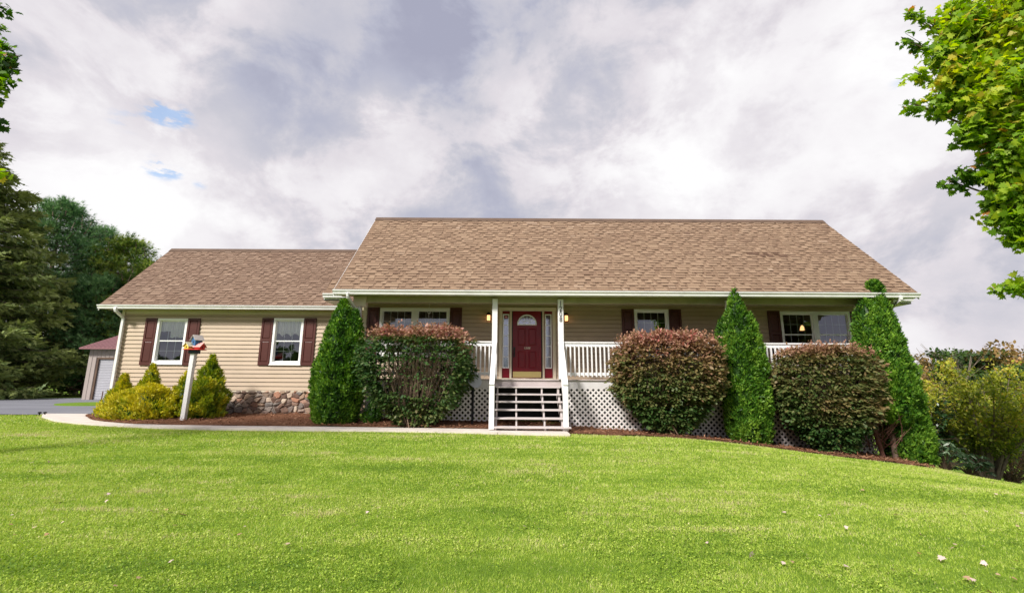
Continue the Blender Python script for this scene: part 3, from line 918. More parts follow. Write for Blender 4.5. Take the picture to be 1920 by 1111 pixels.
MB().prism([(WRY - .15, WRZ - .12), (WRY, WRZ + .035), (WRY + .15, WRZ - .12), (WRY, WRZ)], 'x', WX0 - .01, WX1).build('ridge_cap', 'ridge_dark', wr)
MB().face([(WX0, WRY, WRZ), (WX1, WRY, WRZ), (WX1, 20.2, 3.6), (WX0, 20.2, 3.6)]).build('rear_slope', 'shingle_wing', wr)
# rake boards
for (x, ye, ze, ry, rz) in ((RX0, EY, EZ, RIDGE_Y, RIDGE_Z), (RX1, EY, EZ, RIDGE_Y, RIDGE_Z), (WX0, WEY, WEZ, WRY, WRZ)):
    sg = -1 if x < 0 else 1
    a, b = (x, x + sg * .022)
    MB().prism([(ye, ze - .19), (ye, ze - .016), (ry, rz - .016), (ry, rz - .19)], 'x', a, b).build('rake_board', 'gutter', house)

# gutters: K profile
def gutter(x0, x1, yb, zt):
    prof = [(yb, zt), (yb, zt - .12), (yb - .075, zt - .12), (yb - .085, zt - .07), (yb - .115, zt - .035), (yb - .12, zt), (yb - .112, zt), (yb - .105, zt - .03), (yb - .075, zt - .065), (yb - .068, zt - .11), (yb - .008, zt - .11), (yb - .008, zt)]
    return MB().prism(prof, 'x', x0, x1).build('gutter', 'gutter', house)
gutter(RX0 - .02, RX1 + .02, EY + .03, EZ - .02)
gutter(WX0 - .02, -5.0, WEY + .03, WEZ - .015)
# boxed eave returns left and right of the porch roof, each with a short gutter and shingled top
for x0, x1 in ((-5.62, -4.96), (11.28, 11.92)):
    gutter(x0, x1, 13.35, 3.715)
    MB().box(x0, x1, 13.36, 13.38, 3.52, 3.70).box(x0, x1, 13.36, 14.38, 3.52, 3.545).build('eave_return', 'gutter', house)
for x0, x1 in ((-5.62, -4.96), (11.28, 11.92)):
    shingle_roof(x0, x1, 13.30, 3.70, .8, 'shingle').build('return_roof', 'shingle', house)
# fascia, soffit, beam
MB().box(RX0 + .05, RX1 - .05, EY + .035, EY + .06, 3.50, 3.66).build('fascia', 'gutter', house)
sf = MB()
sf.box(RX0 + .05, RX1 - .05, EY + .062, PORCH + .10, 3.545, 3.56)
for x in np.arange(RX0 + .1, RX1 - .1, .10):
    sf.box(x, x + .012, EY + .062, PORCH - .10, 3.538, 3.545)
sf.build('soffit', 'soffit', house)
MB().box(-4.50, 10.9, PORCH - .02, PORCH + .12, 3.37, 3.545).build('porch_beam', 'soffit', house, bevel=.006)
pc = MB().box(MAINX0, MAINX1, PORCH + .121, WALL, 3.60, 3.62)
for x in np.arange(MAINX0, MAINX1, .2):
    pc.box(x, x + .01, PORCH + .13, WALL - .02, 3.594, 3.60)
pc.build('porch_ceiling', 'soffit', house)
MB().box(-4.52, -4.15, PORCH - .06, PORCH + .11, 3.24, 3.54).build('beam_end_box', 'cream', house, bevel=.008)
sf = MB().box(WX0 + .03, -4.75, WEY + .04, WING, 3.48, 3.50).box(WX0 + .03, -4.75, WEY + .035, WEY + .055, 3.46, 3.59)
sf.build('soffit', 'soffit', house)

# downspouts
def downspout(pts, w=.065, h=.085):
    mb = MB()
    for a, b in zip(pts[:-1], pts[1:]):
        d = Vector(b) - Vector(a)
        mb.bar(a, b, w, h, up=(0, 1, 0) if abs(d.z) > abs(d.y) else (0, 0, 1))
    return mb.build('downspout', 'gutter', house, bevel=.012)
downspout([(-13.0, 14.74, 3.50), (-13.0, 14.74, 3.40), (-13.0, WING - .09, 3.20), (-13.0, WING - .09, 0.50)], .085, .075)
downspout([(-4.53, 12.30, 3.55), (-4.53, 12.32, 3.44), (-4.47, 12.66, 3.24), (-4.44, 12.95, 3.10), (-4.44, 12.95, 1.0)])
downspout([(10.72, 12.30, 3.55), (10.72, 12.32, 3.44), (10.82, 12.8, 3.30), (10.9, 13.0, 0.2)])
dp = MB()
dp.tube([(-13.0, WING - .10, .52), (-13.04, WING - .12, .30), (-13.1, WING - .16, .05)], [.062, .066, .07], 10)
for k in range(7):
    dp.tube([(-13.0 - .012 * k, WING - .10 - .008 * k, .50 - .06 * k), (-13.004 - .012 * k, WING - .103 - .008 * k, .475 - .06 * k)], [.074, .074], 10)
dp.build('drain_pipe', 'black', house, True)

# ---- windows
def make_window(x0, x1, z0, z1, y, kind):
    f = MB()
    t = 0.075
    yo, yi = y - .045, y + .08
    f.box(x0, x1, yo, yi, z1 - t, z1).box(x0, x1, yo, yi, z0, z0 + t).box(x0, x0 + t, yo, yi, z0 + t, z1 - t).box(x1 - t, x1, yo, yi, z0 + t, z1 - t)
    if kind == 'double':
        c = (x0 + x1) / 2
        f.box(c - .085, c + .085, yo + .003, yi, z0 + t, z1 - t)
        bays = [(x0 + t, c - .085), (c + .085, x1 - t)]
    else:
        bays = [(x0 + t, x1 - t)]
    fo = f.build('window', 'window_white', house, bevel=.006)
    f2 = MB().box(x0 - .02, x1 + .02, yo - .02, y, z0 - .035, z0 - .001)
    f2.build('sill', 'window_white', fo, bevel=.004)
    zm = (z0 + z1) / 2 - .01
    cols = 3 if kind == 'single' else 4
    for a, b in bays:
        s_ = MB()
        r = .035
        for (p, q, yy) in ((zm - .005, z1 - t, y + .012), (z0 + t, zm + .035, y + .034)):
            s_.box(a, b, yy, yy + .022, q - r, q).box(a, b, yy, yy + .022, p, p + r).box(a, a + r, yy, yy + .022, p + r, q - r).box(b - r, b, yy, yy + .022, p + r, q - r)
        s_.build('sash', 'window_white', fo)
        mu = MB()
        for (p, q, yy) in ((zm + .03, z1 - t - r, y + .020), (z0 + t + r, zm, y + .042)):
            for k in range(1, cols):
                x = a + r + (b - a - 2 * r) * k / cols
                mu.box(x - .007, x + .007, yy, yy + .008, p, q)
            zc = (p + q) / 2
            mu.box(a + r, b - r, yy + .0012, yy + .0092, zc - .007, zc + .007)
        mu.build('muntins', 'window_white', fo)
        g = MB()
        g.face([(a + .01, y + .018, zm), (b - .01, y + .018, zm), (b - .01, y + .018, z1 - t - .01), (a + .01, y + .018, z1 - t - .01)])
        g.face([(a + .01, y + .040, z0 + t + .01), (b - .01, y + .040, z0 + t + .01), (b - .01, y + .040, zm + .02), (a + .01, y + .040, zm + .02)])
        g.build('pane', 'glass', fo)
    return fo
def wavy(x0, x1, z0, z1, y, amp=.03, per=.11, scal=.04):
    mb = MB()
    n = int((x1 - x0) / .012)
    xs = np.linspace(x0, x1, n)
    for i in range(n - 1):
        a, b = xs[i], xs[i + 1]
        ya = y + amp * math.sin(a * 2 * math.pi / per + .7 * math.sin(a * 9)); yb = y + amp * math.sin(b * 2 * math.pi / per + .7 * math.sin(b * 9))
        za = z0 + scal * abs(math.sin(a * 11)); zb = z0 + scal * abs(math.sin(b * 11))
        mb.face([(a, ya, za), (b, yb, zb), (b, yb, z1), (a, ya, z1)])
    return mb
wobj = {}
for (nm, y, x0, x1, z0, z1, kind) in WIN:
    wobj[nm] = make_window(x0, x1, z0, z1, y, kind)
wavy(-11.80, -11.42, 2.75, 3.16, WING + .085, .018).build('curtain', 'curtain', wobj['wing_a'])
wavy(-11.50, -10.93, 2.55, 3.17, WING + .095, .02).build('curtain', 'curtain', wobj['wing_a'])
wavy(-7.92, -7.02, 2.62, 3.19, WING + .085, .018, .09, .10).build('curtain', 'curtain', wobj['wing_b'])
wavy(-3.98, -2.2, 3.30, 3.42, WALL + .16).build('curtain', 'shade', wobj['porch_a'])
# ornament hanging in the porch window
orn = MB()
ox, oy = -2.60, WALL - .30
orn.tube([(ox, oy, 3.60), (ox, oy, 3.36)], [.004, .004], 5)
for k in range(12):
    a, b = 2 * math.pi * k / 12, 2 * math.pi * (k + 1) / 12
    orn.tube([(ox + .045 * math.cos(a), oy, 3.31 + .05 * math.sin(a)), (ox + .045 * math.cos(b), oy, 3.31 + .05 * math.sin(b))], [.010, .010], 5)
orn.tube([(ox, oy, 3.26), (ox, oy, 3.22)], [.014, .006], 6)
orn.tube([(ox, oy, 3.22), (ox, oy, 2.75)], [.005, .005], 5)
tag(orn.build('hanging_ornament', 'trim_white'), 'small white ring ornament hanging before the wide window left of the door', 'ornament')
# lamp in the room behind the right window
lx, ly = at(1503, 605, 15.6)[0], 15.6
pl = thing('pendant_lamp', 'lit pendant lamp seen through the right hand double window', 'lamp', (lx, ly, 3.62))
MB().tube([(lx, ly, 3.62), (lx, ly, 3.14)], [.008, .008], 6).build('cord', 'black', pl)
MB().tube([(lx, ly, 3.15), (lx, ly, 3.10), (lx, ly, 2.98)], [.02, .05, .08], 18).build('lamp_shade', 'lamp', pl, True)

# ---- shutters: two raised panels each
def shutter(x0, x1, z0, z1, y):
    mb = MB()
    w = x1 - x0
    r = .062
    zm = z0 + (z1 - z0) * .53
    yo = y - .052
    mb.box(x0, x0 + r, yo, y - .018, z0, z1).box(x1 - r, x1, yo, y - .018, z0, z1)
    mb.box(x0 + r, x1 - r, yo + .001, y - .018, z1 - .075, z1).box(x0 + r, x1 - r, yo + .001, y - .018, z0, z0 + .11).box(x0 + r, x1 - r, yo + .001, y - .018, zm - .045, zm + .045)
    for a, b in ((z0 + .11, zm - .045), (zm + .045, z1 - .075)):
        X0, X1 = x0 + r, x1 - r
        i = .03
        yb, yf = yo + .022, yo + .006
        o4 = [(X0, yb, a), (X1, yb, a), (X1, yb, b), (X0, yb, b)]
        i4 = [(X0 + i, yf, a + i), (X1 - i, yf, a + i), (X1 - i, yf, b - i), (X0 + i, yf, b - i)]
        mb.face(i4)
        for k in range(4):
            mb.face([o4[k], o4[(k + 1) % 4], i4[(k + 1) % 4], i4[k]])
    return mb.build('shutter', 'shutter', house)
for x0, x1, z0, z1, y in ((-12.28, -11.895, 1.64, 3.205, WING), (-10.855, -10.45, 1.64, 3.205, WING), (-8.375, -8.0, 1.665, 3.235, WING), (-6.96, -6.56, 1.665, 3.24, WING),
                          (-4.60, -4.222, 1.93, 3.485, WALL), (-1.97, -1.59, 1.93, 3.49, WALL), (3.50, 3.888, 1.93, 3.48, WALL), (5.014, 5.40, 1.93, 3.48, WALL),
                          (8.16, 8.545, 1.93, 3.45, WALL), (10.80, 10.97, 1.93, 3.44, WALL)):
    shutter(x0, x1, z0, z1, y)

# ---- front door unit
Y = WALL
fr_ = MB()
fr_.box(-0.40, -0.305, Y - .05, Y + .06, DECK, 3.40).box(1.29, 1.385, Y - .05, Y + .06, DECK, 3.40).box(-0.42, 1.405, Y - .06, Y + .06, 3.40, 3.51)
fr_.box(-0.065, 0.0, Y - .03, Y + .06, DECK + .045, 3.399).box(0.97, 1.031, Y - .03, Y + .06, DECK + .045, 3.399)
fr_.box(-0.304, 1.289, Y - .07, Y + .06, DECK, DECK + .044)
dfo = fr_.build('door_frame', 'cream', house, bevel=.006)
dz0, dz1 = 1.292, 3.392
def panelled(x0, x1, z0, z1, y, panels, name, mat, parent, thick=.04, arch=None):
    """slab with sunk moulded panels (x0,x1,z0,z1)"""
    mb = MB()
    xs = sorted(set([x0, x1] + [v for p in panels for v in p[:2]]))
    zs = sorted(set([z0, z1] + [v for p in panels for v in p[2:4]]))
    for a, b in zip(xs[:-1], xs[1:]):
        for c, d in zip(zs[:-1], zs[1:]):
            mx_, mz = (a + b) / 2, (c + d) / 2
            if any(p[0] < mx_ < p[1] and p[2] < mz < p[3] for p in panels):
                continue
            mb.face([(a, y, c), (b, y, c), (b, y, d), (a, y, d)])
    for (a, b, c, d) in panels:
        i, k = .016, .034
        r0 = [(a, y, c), (b, y, c), (b, y, d), (a, y, d)]
        r1 = [(a + i, y + .014, c + i), (b - i, y + .014, c + i), (b - i, y + .014, d - i), (a + i, y + .014, d - i)]
        r2 = [(a + k + i, y + .003, c + k + i), (b - k - i, y + .003, c + k + i), (b - k - i, y + .003, d - k - i), (a + k + i, y + .003, d - k - i)]
        mb.face(r2)
        for k4 in range(4):
            mb.face([r0[k4], r0[(k4 + 1) % 4], r1[(k4 + 1) % 4], r1[k4]])
            mb.face([r1[k4], r1[(k4 + 1) % 4], r2[(k4 + 1) % 4], r2[k4]])
    mb.box(x0, x1, y + .016, y + thick, z0, z1)
    return mb.build(name, mat, parent)
dx0, dx1 = 0.032, 0.934
door = panelled(dx0, dx1, dz0, dz1, Y + .012, [(0.19, 0.44, 2.30, 2.86), (0.53, 0.78, 2.30, 2.86), (0.19, 0.44, 1.60, 2.13), (0.53, 0.78, 1.60, 2.13)], 'front_door', 'door_red', house)
MB().box(0.0, dx0 - .002, Y + .005, Y + .05, dz0, dz1).box(dx1 + .002, 0.969, Y + .005, Y + .05, dz0, dz1).build('weather_strip', 'black', door)
# half-round light with its white surround
cx, cz, R = 0.483, 2.975, 0.31
fan = MB()
n = 28
for k in range(n):
    a, b = math.pi * k / n, math.pi * (k + 1) / n
    for r0, r1 in ((R - .035, R),):
        P4 = [(cx + r * math.cos(t), cz + r * math.sin(t)) for r, t in ((r0, a), (r1, a), (r1, b), (r0, b))]
        fan.prism(P4, 'y', Y - .012, Y + .010)
fan.box(cx - R, cx + R, Y - .012, Y + .010, cz - .03, cz + .004)
fan.build('fanlight_frame', 'window_white', door)
fs = MB()
for t in (35, 65, 115, 145):
    fs.bar((cx + .09 * math.cos(rad(t)), Y - .004, cz + .09 * math.sin(rad(t))), (cx + (R - .03) * math.cos(rad(t)), Y - .004, cz + (R - .03) * math.sin(rad(t))), .012, .008, up=(0, 1, 0))
fs.box(cx - .006, cx + .006, Y - .008, Y, cz + .10, cz + R - .036)
for k in range(14):
    a, b = math.pi * k / 14, math.pi * (k + 1) / 14
    fs.bar((cx + .10 * math.cos(a), Y - .003, cz + .10 * math.sin(a)), (cx + .10 * math.cos(b), Y - .003, cz + .10 * math.sin(b)), .012, .008, up=(0, 1, 0))
fs.build('fanlight_bars', 'window_white', door)
fg = MB()
fg.face([(cx + (R - .03) * math.cos(math.pi * k / n), Y + .002, cz + (R - .03) * math.sin(math.pi * k / n)) for k in range(n + 1)])
fg.build('fanlight_pane', 'glass_bright', door)
MB().box(dx0 + .01, dx1 - .01, Y + .004, Y + .0115, dz0 + .02, 1.49).build('kick_plate', 'brass', door, bevel=.002)
hd = MB().box(0.055, 0.10, Y - .008, Y + .008, 1.93, 2.20)
hd.tube([(0.078, Y - .055, 2.12), (0.078, Y - .075, 2.06), (0.078, Y - .055, 1.99)], [.012, .014, .012], 8)
hd.tube([(0.078, Y, 2.14), (0.078, Y - .055, 2.12)], [.012, .012], 8).tube([(0.078, Y, 1.97), (0.078, Y - .055, 1.99)], [.012, .012], 8).tube([(0.078, Y, 2.22), (0.078, Y - .03, 2.22)], [.03, .028], 12)
hd.build('door_handle', 'black', door)

def text_part(name, s, size, loc, mat, parent, shear=0.0, thick=.004, sx=1.0):
    cu = bpy.data.curves.new('txt', 'FONT')
    cu.body = s
    cu.size = size
    cu.align_x = 'CENTER'
    cu.align_y = 'CENTER'
    cu.extrude = thick
    cu.shear = shear
    cu.offset = size * .012
    tmp = bpy.data.objects.new('txt', cu)
    COL.objects.link(tmp)
    dg = bpy.context.evaluated_depsgraph_get()
    dg.update()
    me = bpy.data.meshes.new_from_object(tmp.evaluated_get(dg))
    bpy.data.objects.remove(tmp)
    me.transform(Matrix.Translation(loc) @ Matrix.Rotation(rad(90), 4, 'X') @ Matrix.Diagonal((sx, 1, 1, 1)))
    me.materials.clear()
    me.materials.append(MAT[mat])
    me.name = name
    o = bpy.data.objects.new(name, me)
    COL.objects.link(o)
    put(o, parent)
    return o
text_part('door_number', '1208', .085, (0.475, Y + .006, 2.218), 'number_pale', door, .3, .003, 1.2)

# sidelights
for i, (a, b) in enumerate(((-0.303, -0.067), (1.033, 1.288))):
    c = (a + b) / 2
    sl = MB()
    g0, g1 = c - .075, c + .075
    z0, z1 = 1.62, 3.27
    for (xa, xb, za, zb) in ((a, g0 - .03, dz0, dz1), (g1 + .03, b, dz0, dz1), (g0 - .03, g1 + .03, dz0, z0 - .03), (g0 - .03, g1 + .03, z1 + .03, dz1)):
        sl.box(xa, xb, Y + .012, Y + .05, za, zb)
    so_ = sl.build('sidelight', 'door_red', house)
    w = MB()
    w.box(g0 - .03, g0, Y, Y + .03, z0 - .03, z1 + .03).box(g1, g1 + .03, Y, Y + .03, z0 - .03, z1 + .03).box(g0, g1, Y, Y + .03, z0 - .03, z0).box(g0, g1, Y, Y + .03, z1, z1 + .03)
    for k in range(1, 5):
        zc = z0 + (z1 - z0) * k / 5
        w.box(g0, g1, Y + .006, Y + .026, zc - .01, zc + .01)
    w.build('sidelight_frame', 'window_white', so_)
    MB().face([(g0, Y + .02, z0), (g1, Y + .02, z0), (g1, Y + .02, z1), (g0, Y + .02, z1)]).build('pane', 'glass_bright', so_)
    if i == 0:
        oc = [(c + .055 * math.cos(t), 3.20 + .045 * math.sin(t)) for t in np.linspace(rad(22.5), rad(382.5), 8, endpoint=False)]
        st_ = MB().prism(oc, 'y', Y + .004, Y + .008).build('sticker', 'sticker', so_)
        MB().box(c - .035, c + .035, Y + .001, Y + .0035, 3.19, 3.205).build('sticker_band', 'window_white', so_)

# lanterns
for lxx in (-0.735, 1.72):
    la = MB()
    yb = Y - .02
    la.box(lxx - .045, lxx + .045, yb - .012, yb, 3.14, 3.34)
    la.bar((lxx, yb, 3.30), (lxx, yb - .10, 3.34), .018, .018)
    for sx in (-1, 1):
        for sy in (-1, 1):
            la.box(lxx + sx * .058 - .006, lxx + sx * .058 + .006, yb - .11 + sy * .058 - .006, yb - .11 + sy * .058 + .006, 3.06, 3.245)
    la.box(lxx - .068, lxx + .068, yb - .178, yb - .042, 3.045, 3.06)
    p = (lxx, yb - .11, 3.345)
    q = [(lxx - .078, yb - .188, 3.245), (lxx + .078, yb - .188, 3.245), (lxx + .078, yb - .032, 3.245), (lxx - .078, yb - .032, 3.245)]
    for k in range(4):
        la.face([q[k], q[(k + 1) % 4], p])
    la.face(q)
    lo = la.build('lantern', 'black', house)
    MB().box(lxx - .050, lxx + .050, yb - .16, yb - .06, 3.075, 3.235).build('lantern_glass', 'lamp', lo)
    MB().tube([(lxx, yb - .11, 3.10), (lxx, yb - .11, 3.20)], [.02, .012], 8).build('bulb', 'bulb', lo)

# ---- porch
MB().box(-4.5, 10.95, PORCH - .04, WALL - .002, DECK - .032, DECK).build('porch_floor', 'deck', house, bevel=.004)
mbk = MB().box(-4.5, -0.56, PORCH, PORCH + .035, .985, DECK - .033).box(1.46, 10.9, PORCH, PORCH + .035, .985, DECK - .033)
mbk.build('skirt_board', 'skirt', house)
MB().box(-0.555, 1.455, PORCH - .0, PORCH + .03, 1.02, DECK - .033).build('stair_header', 'deck', house)
# nothing to see beneath: the foundation behind the lattice
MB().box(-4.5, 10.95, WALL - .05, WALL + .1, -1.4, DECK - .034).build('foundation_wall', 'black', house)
# posts
posts = []
for x0, x1 in ((-0.552, -0.404), (1.300, 1.452), (6.07, 6.22), (-4.45, -4.30)):
    p = MB().box(x0, x1, PORCH - .13, PORCH - .0205, DECK, 3.47)
    if x0 > 9 or x0 < -4:
        p = MB().box(x0, x1, PORCH - .02, PORCH + .12, DECK, 3.24)
    po = p.build('porch_post', 'rail_white', house, bevel=.006)
    posts.append(po)
for k, ch in enumerate('1208'):
    text_part('house_number', ch, .20, (1.376, PORCH - .1345, 3.34 - .152 * k), 'number', posts[1], 0.0, .003, .82)
# railings
def railing(x0, x1):
    y = PORCH - .045
    r = MB().box(x0, x1, y - .045, y + .045, 2.235, 2.275)
    r.box(x0, x1, y - .018, y + .018, 2.135, 2.2345)
    r.box(x0, x1, y - .03, y + .022, 1.345, 1.425)
    ro = r.build('railing', 'rail_white', house, bevel=.004)
    n = max(1, int((x1 - x0) / .117))
    st = (x1 - x0) / n
    first = None
    for k in range(n):
        bx = x0 + st * (k + .5)
        if first is None:
            first = MB().box(bx - .019, bx + .019, y - .056, y - .0185 + .0, 1.31, 2.18).build('baluster', 'rail_white', ro)
            base = bx
        else:
            c = first.copy()
            COL.objects.link(c)
            c.parent = ro
            c.location = Vector(first.location) + Vector((bx - base, 0, 0))
    return ro
railing(-4.29, -0.56)
railing(1.456, 6.065)
railing(6.225, 10.80)
# lattice skirts, diagonal laths in two layers
def lattice(x0, x1, z1, zbot, mat='lattice', y=PORCH + .005):
    L_ = MB()
    w, pitch = .046, .150
    def clip(xa, sgn):
        # line x = xa + sgn*(z - z1); find span inside the panel
        lo, hi = None, None
        zs = np.linspace(-1.2, z1, 160)
        ok = [(z, xa + sgn * (z1 - z)) for z in zs if x0 <= xa + sgn * (z1 - z) <= x1 and z >= zbot(xa + sgn * (z1 - z))]
        if len(ok) < 2: return None
        return ok[0], ok[-1]
    n = int((x1 - x0 + 3) / pitch)
    for sgn, yy in ((1, y), (-1, y - .0075)):
        for k in range(-2, n):
            xa = (x0 + k * pitch) if sgn < 0 else (x1 - k * pitch)
            r = clip(xa, sgn)
            if r is None: continue
            (za, xa_), (zb, xb_) = r
            if abs(za - zb) < .02: continue
            L_.bar((xa_, yy, za), (xb_, yy, zb), w, .006, up=(0, 1, 0)) if False else L_.prism(
                [(xa_ - w * .7, za), (xa_ + w * .7, za), (xb_ + w * .7, zb), (xb_ - w * .7, zb)], 'y', yy, yy + .006)
    return L_.build('lattice_panel', mat, house)
zl = lambda x: float(np.interp(x, (-4.5, -.7, 2, 3.2, 6.9, 10), (.17, .10, -.09, -.12, -.47, -.70)))
zl2 = lambda x: max(zl(x), h1(x, PORCH) - .02)
lattice(-4.5, -0.56, .985, zl)
lattice(1.46, 3.95, .985, zl)
lattice(3.99, 7.05, .985, zl)
lattice(7.09, 10.0, .985, zl, 'lattice_worn')
# black pole beside the left lattice carries the dish
dish = thing('satellite_dish', 'small grey satellite dish on a black pole behind the bush left of the stairs', 'dish', (-1.03, 12.42, .08))
MB().tube([(-1.03, 12.42, .0), (-1.03, 12.42, 1.05)], [.032, .032], 10).tube([(-1.03, 12.42, 1.03), (-0.99, 12.33, 1.16)], [.022, .022], 8).build('pole', 'black', dish, True)
dd_ = MB()
dc = Vector((-1.0, 12.22, 1.20)); dn = Vector((.55, -.80, .28)).normalized()
du = dn.orthogonal().normalized(); dv = dn.cross(du)
ring = []
for r in (0, .06, .12, .18, .23):
    ring.append([dc + (du * math.cos(t) * .9 + dv * math.sin(t)) * r + dn * (r * r * .9) for t in np.linspace(0, 2 * math.pi, 24, endpoint=False)])
for a, b in zip(ring[:-1], ring[1:]):
    for k in range(24):
        dd_.face([a[k], a[(k + 1) % 24], b[(k + 1) % 24], b[k]])
dd_.build('reflector', 'dish', dish, True)
MB().tube([dc - dv * .2 + dn * .04, dc - dv * .12 + dn * .28], [.010, .010], 6).tube([dc - dv * .12 + dn * .26, dc - dv * .10 + dn * .33], [.03, .03], 8).build('feed_arm', 'dish', dish)

# stairs: open risers, four stringers, boxed side rails
SX0, SX1 = -0.40, 1.30
stp = MB()
for xs_ in (-0.395, 0.105, 0.80, 1.235):
    w = .04 if xs_ < 1.2 else .055
    ptsy = []
    for k, (ty, tz) in enumerate(((12.78, 1.02), (12.55, .835), (12.30, .655), (12.05, .465), (11.80, .275), (11.55, .085))):
        ptsy.append((ty, tz))
    outline = [(12.80, 1.0)]
    for k in range(6):
        ty = 12.80 - .25 * k - (.02 if k == 0 else 0)
        tz = (1.00, .815, .632, .442, .252, .060)[k]
        outline.append((ty, tz))
        outline.append((ty - .225, tz))
    outline.append((11.33, -.02))
    outline.append((11.62, -.02))
    outline.append((12.80, .76))
    stp.prism(outline, 'x', xs_, xs_ + w)
stairs = stp.build('stairs', 'tread', house)
ft = None
for k, tz in enumerate((1.042, .855, .672, .482, .292, .100)):
    y1 = 12.785 - .25 * k
    MB().box(SX0 - .02, SX1 + (.02 if k < 5 else .14), y1 - .265, y1, tz - .040, tz).build('tread', 'tread', stairs, bevel=.005)
for x0, x1 in ((-0.545, -0.415), (1.262, 1.392)):
    MB().box(x0, x1, 11.36, 11.49, .0 if x0 > 0 else .03, 1.06).build('newel_post', 'rail_white', house, bevel=.006)
    xm = (x0 + x1) / 2
    xt = -0.478 if x0 < 0 else 1.376
    hr = MB()
    hr.bar((xt, PORCH - .135, 2.24), (xm, 11.36, 1.08), .125, .045)
    hr.bar((xt, PORCH - .135, 2.16), (xm, 11.40, 1.02), .04, .085)
    hr.bar((xt, PORCH - .135, 1.36), (xm, 11.49, .27), .05, .09)
    ho = hr.build('handrail', 'rail_white', house, bevel=.005)
    for k in range(1, 9):
        f = k / 9
        yy = PORCH - .135 + (11.45 - PORCH + .135) * f
        xx = xt + (xm - xt) * f
        zt = 2.16 + (1.02 - 2.16) * f
        MB().box(xx - .018, xx + .018, yy - .018, yy + .018, zt - .84, zt).build('baluster', 'rail_white', ho)

# ------------------------------------------------------------------ birdhouse on its pole
bx, by = -9.08, 13.05
bp = thing('birdhouse_post', 'leaning white post topped by blue, yellow and red birdhouses before the left window', 'birdhouse', (bx, by, .06))
b0 = Vector((-9.10, by, .03)); b1 = Vector((-9.045, by - .02, 1.93))
MB().bar(b0, b1, .118, .118, up=(0, 1, 0)).build('post', 'rail_white', bp, bevel=.008)
def birdhouse(c, w, d, h, rh, rot, wall, roofm, hole=True, over=.035):
    """gabled box: front faces -Y before turning by rot"""
    R_ = Matrix.Translation(c) @ Matrix.Rotation(rot, 4, 'Z')
    m1 = MB()
    pr = [(-w / 2, 0), (w / 2, 0), (w / 2, h), (0, h + rh), (-w / 2, h)]
    m1.prism(pr, 'y', -d / 2, d / 2)
    m1.v = [tuple(R_ @ Vector(v)) for v in m1.v]
    o = m1.build('birdhouse', wall, bp)
    m2 = MB()
    t = .018
    k = over / (w / 2)
    for sg in (-1, 1):
        q = [(0, h + rh + .002), (sg * (w / 2 + over), h - rh * k + .002), (sg * (w / 2 + over), h - rh * k + t), (0, h + rh + t + .006)]
        m2.prism(q, 'y', -d / 2 - over, d / 2 + over)
    m2.v = [tuple(R_ @ Vector(v)) for v in m2.v]
    m2.build('roof', roofm, o)
    m3 = MB()
    m3.prism([(.026 * math.cos(a), h * .62 + .026 * math.sin(a)) for a in np.linspace(0, 2 * math.pi, 14, endpoint=False)], 'y', -d / 2 - .003, -d / 2 + .01)
    m3.v = [tuple(R_ @ Vector(v)) for v in m3.v]
    m3.build('entrance_hole', 'black', o)
    m4 = MB().tube([(0, -d / 2, h * .32), (0, -d / 2 - .06, h * .32)], [.007, .007], 6)
    m4.v = [tuple(R_ @ Vector(v)) for v in m4.v]
    m4.build('perch', wall, o)
T0 = b1
MB().box(T0.x - .10, T0.x + .12, by - .12, by + .08, 1.90, 2.0).build('bracket', 'navy', bp, bevel=.01)
MB().box(T0.x - .20, T0.x + .25, by - .22, by + .14, 2.001, 2.022).build('platform', 'red', bp, bevel=.004)
birdhouse((T0.x - .10, by - .10, 2.023), .17, .17, .09, .085, rad(-18), 'yellow', 'bird_roof_pale')
birdhouse((T0.x + .15, by - .04, 2.023), .17, .20, .08, .085, rad(80), 'red', 'bird_roof_pink')
birdhouse((T0.x + .03, by + .0, 2.10), .21, .19, .20, .11, rad(-28), 'blue', 'bird_roof')

# ------------------------------------------------------------------ shed behind the drive
sh0 = thing('shed', 'beige metal shed with red roof and pale roll up door beyond the driveway', 'shed', (-21.5, 25.6, .12))
sx0, sx1, sy, sz0, sz1 = -23.5, -13.5, 25.5, .10, 2.92
w_ = MB()
for x in np.arange(sx0, sx1, .23):
    for a, b, ya, yb in ((0, .17, 0, 0), (.17, .19, 0, -.02), (.19, .21, -.02, -.02), (.21, .23, -.02, 0)):
        xa, xb = x + a, x + b
        if -23.0 < (xa + xb) / 2 < -20.2:
            w_.face([(xa, sy + ya, 2.42), (xb, sy + yb, 2.42), (xb, sy + yb, sz1), (xa, sy + ya, sz1)])
        else:
            w_.face([(xa, sy + ya, sz0), (xb, sy + yb, sz0), (xb, sy + yb, sz1), (xa, sy + ya, sz1)])
w_.box(sx0 + .02, sx0 + .06, sy + .02, sy + 7, sz0, sz1)
w_.box(sx0 + .06, sx1, sy + 6.95, sy + 7, sz0, sz1).box(sx1 - .04, sx1, sy + .02, sy + 6.94, sz0, sz1)
w_.build('wall', 'shed_wall', sh0)
rf_ = MB()
for x in np.arange(sx0 - .3, sx1, .23):
    for a, b, ya, yb in ((0, .18, 0, 0), (.18, .2, 0, .03), (.2, .21, .03, .03), (.21, .23, .03, 0)):
        rf_.face([(x + a, sy - .35, sz1 + .02 + ya), (x + b, sy - .35, sz1 + .02 + yb), (x + b, sy + 3.6, sz1 + 1.55 + yb), (x + a, sy + 3.6, sz1 + 1.55 + ya)])
rf_.face([(sx0 - .3, sy + 3.6, sz1 + 1.55), (sx1, sy + 3.6, sz1 + 1.55), (sx1, sy + 7.3, sz1), (sx0 - .3, sy + 7.3, sz1)])
rf_.box(sx0 - .3, sx1, sy - .36, sy - .33, sz1 - .06, sz1 + .02)
rf_.build('roof', 'metal_red', sh0)
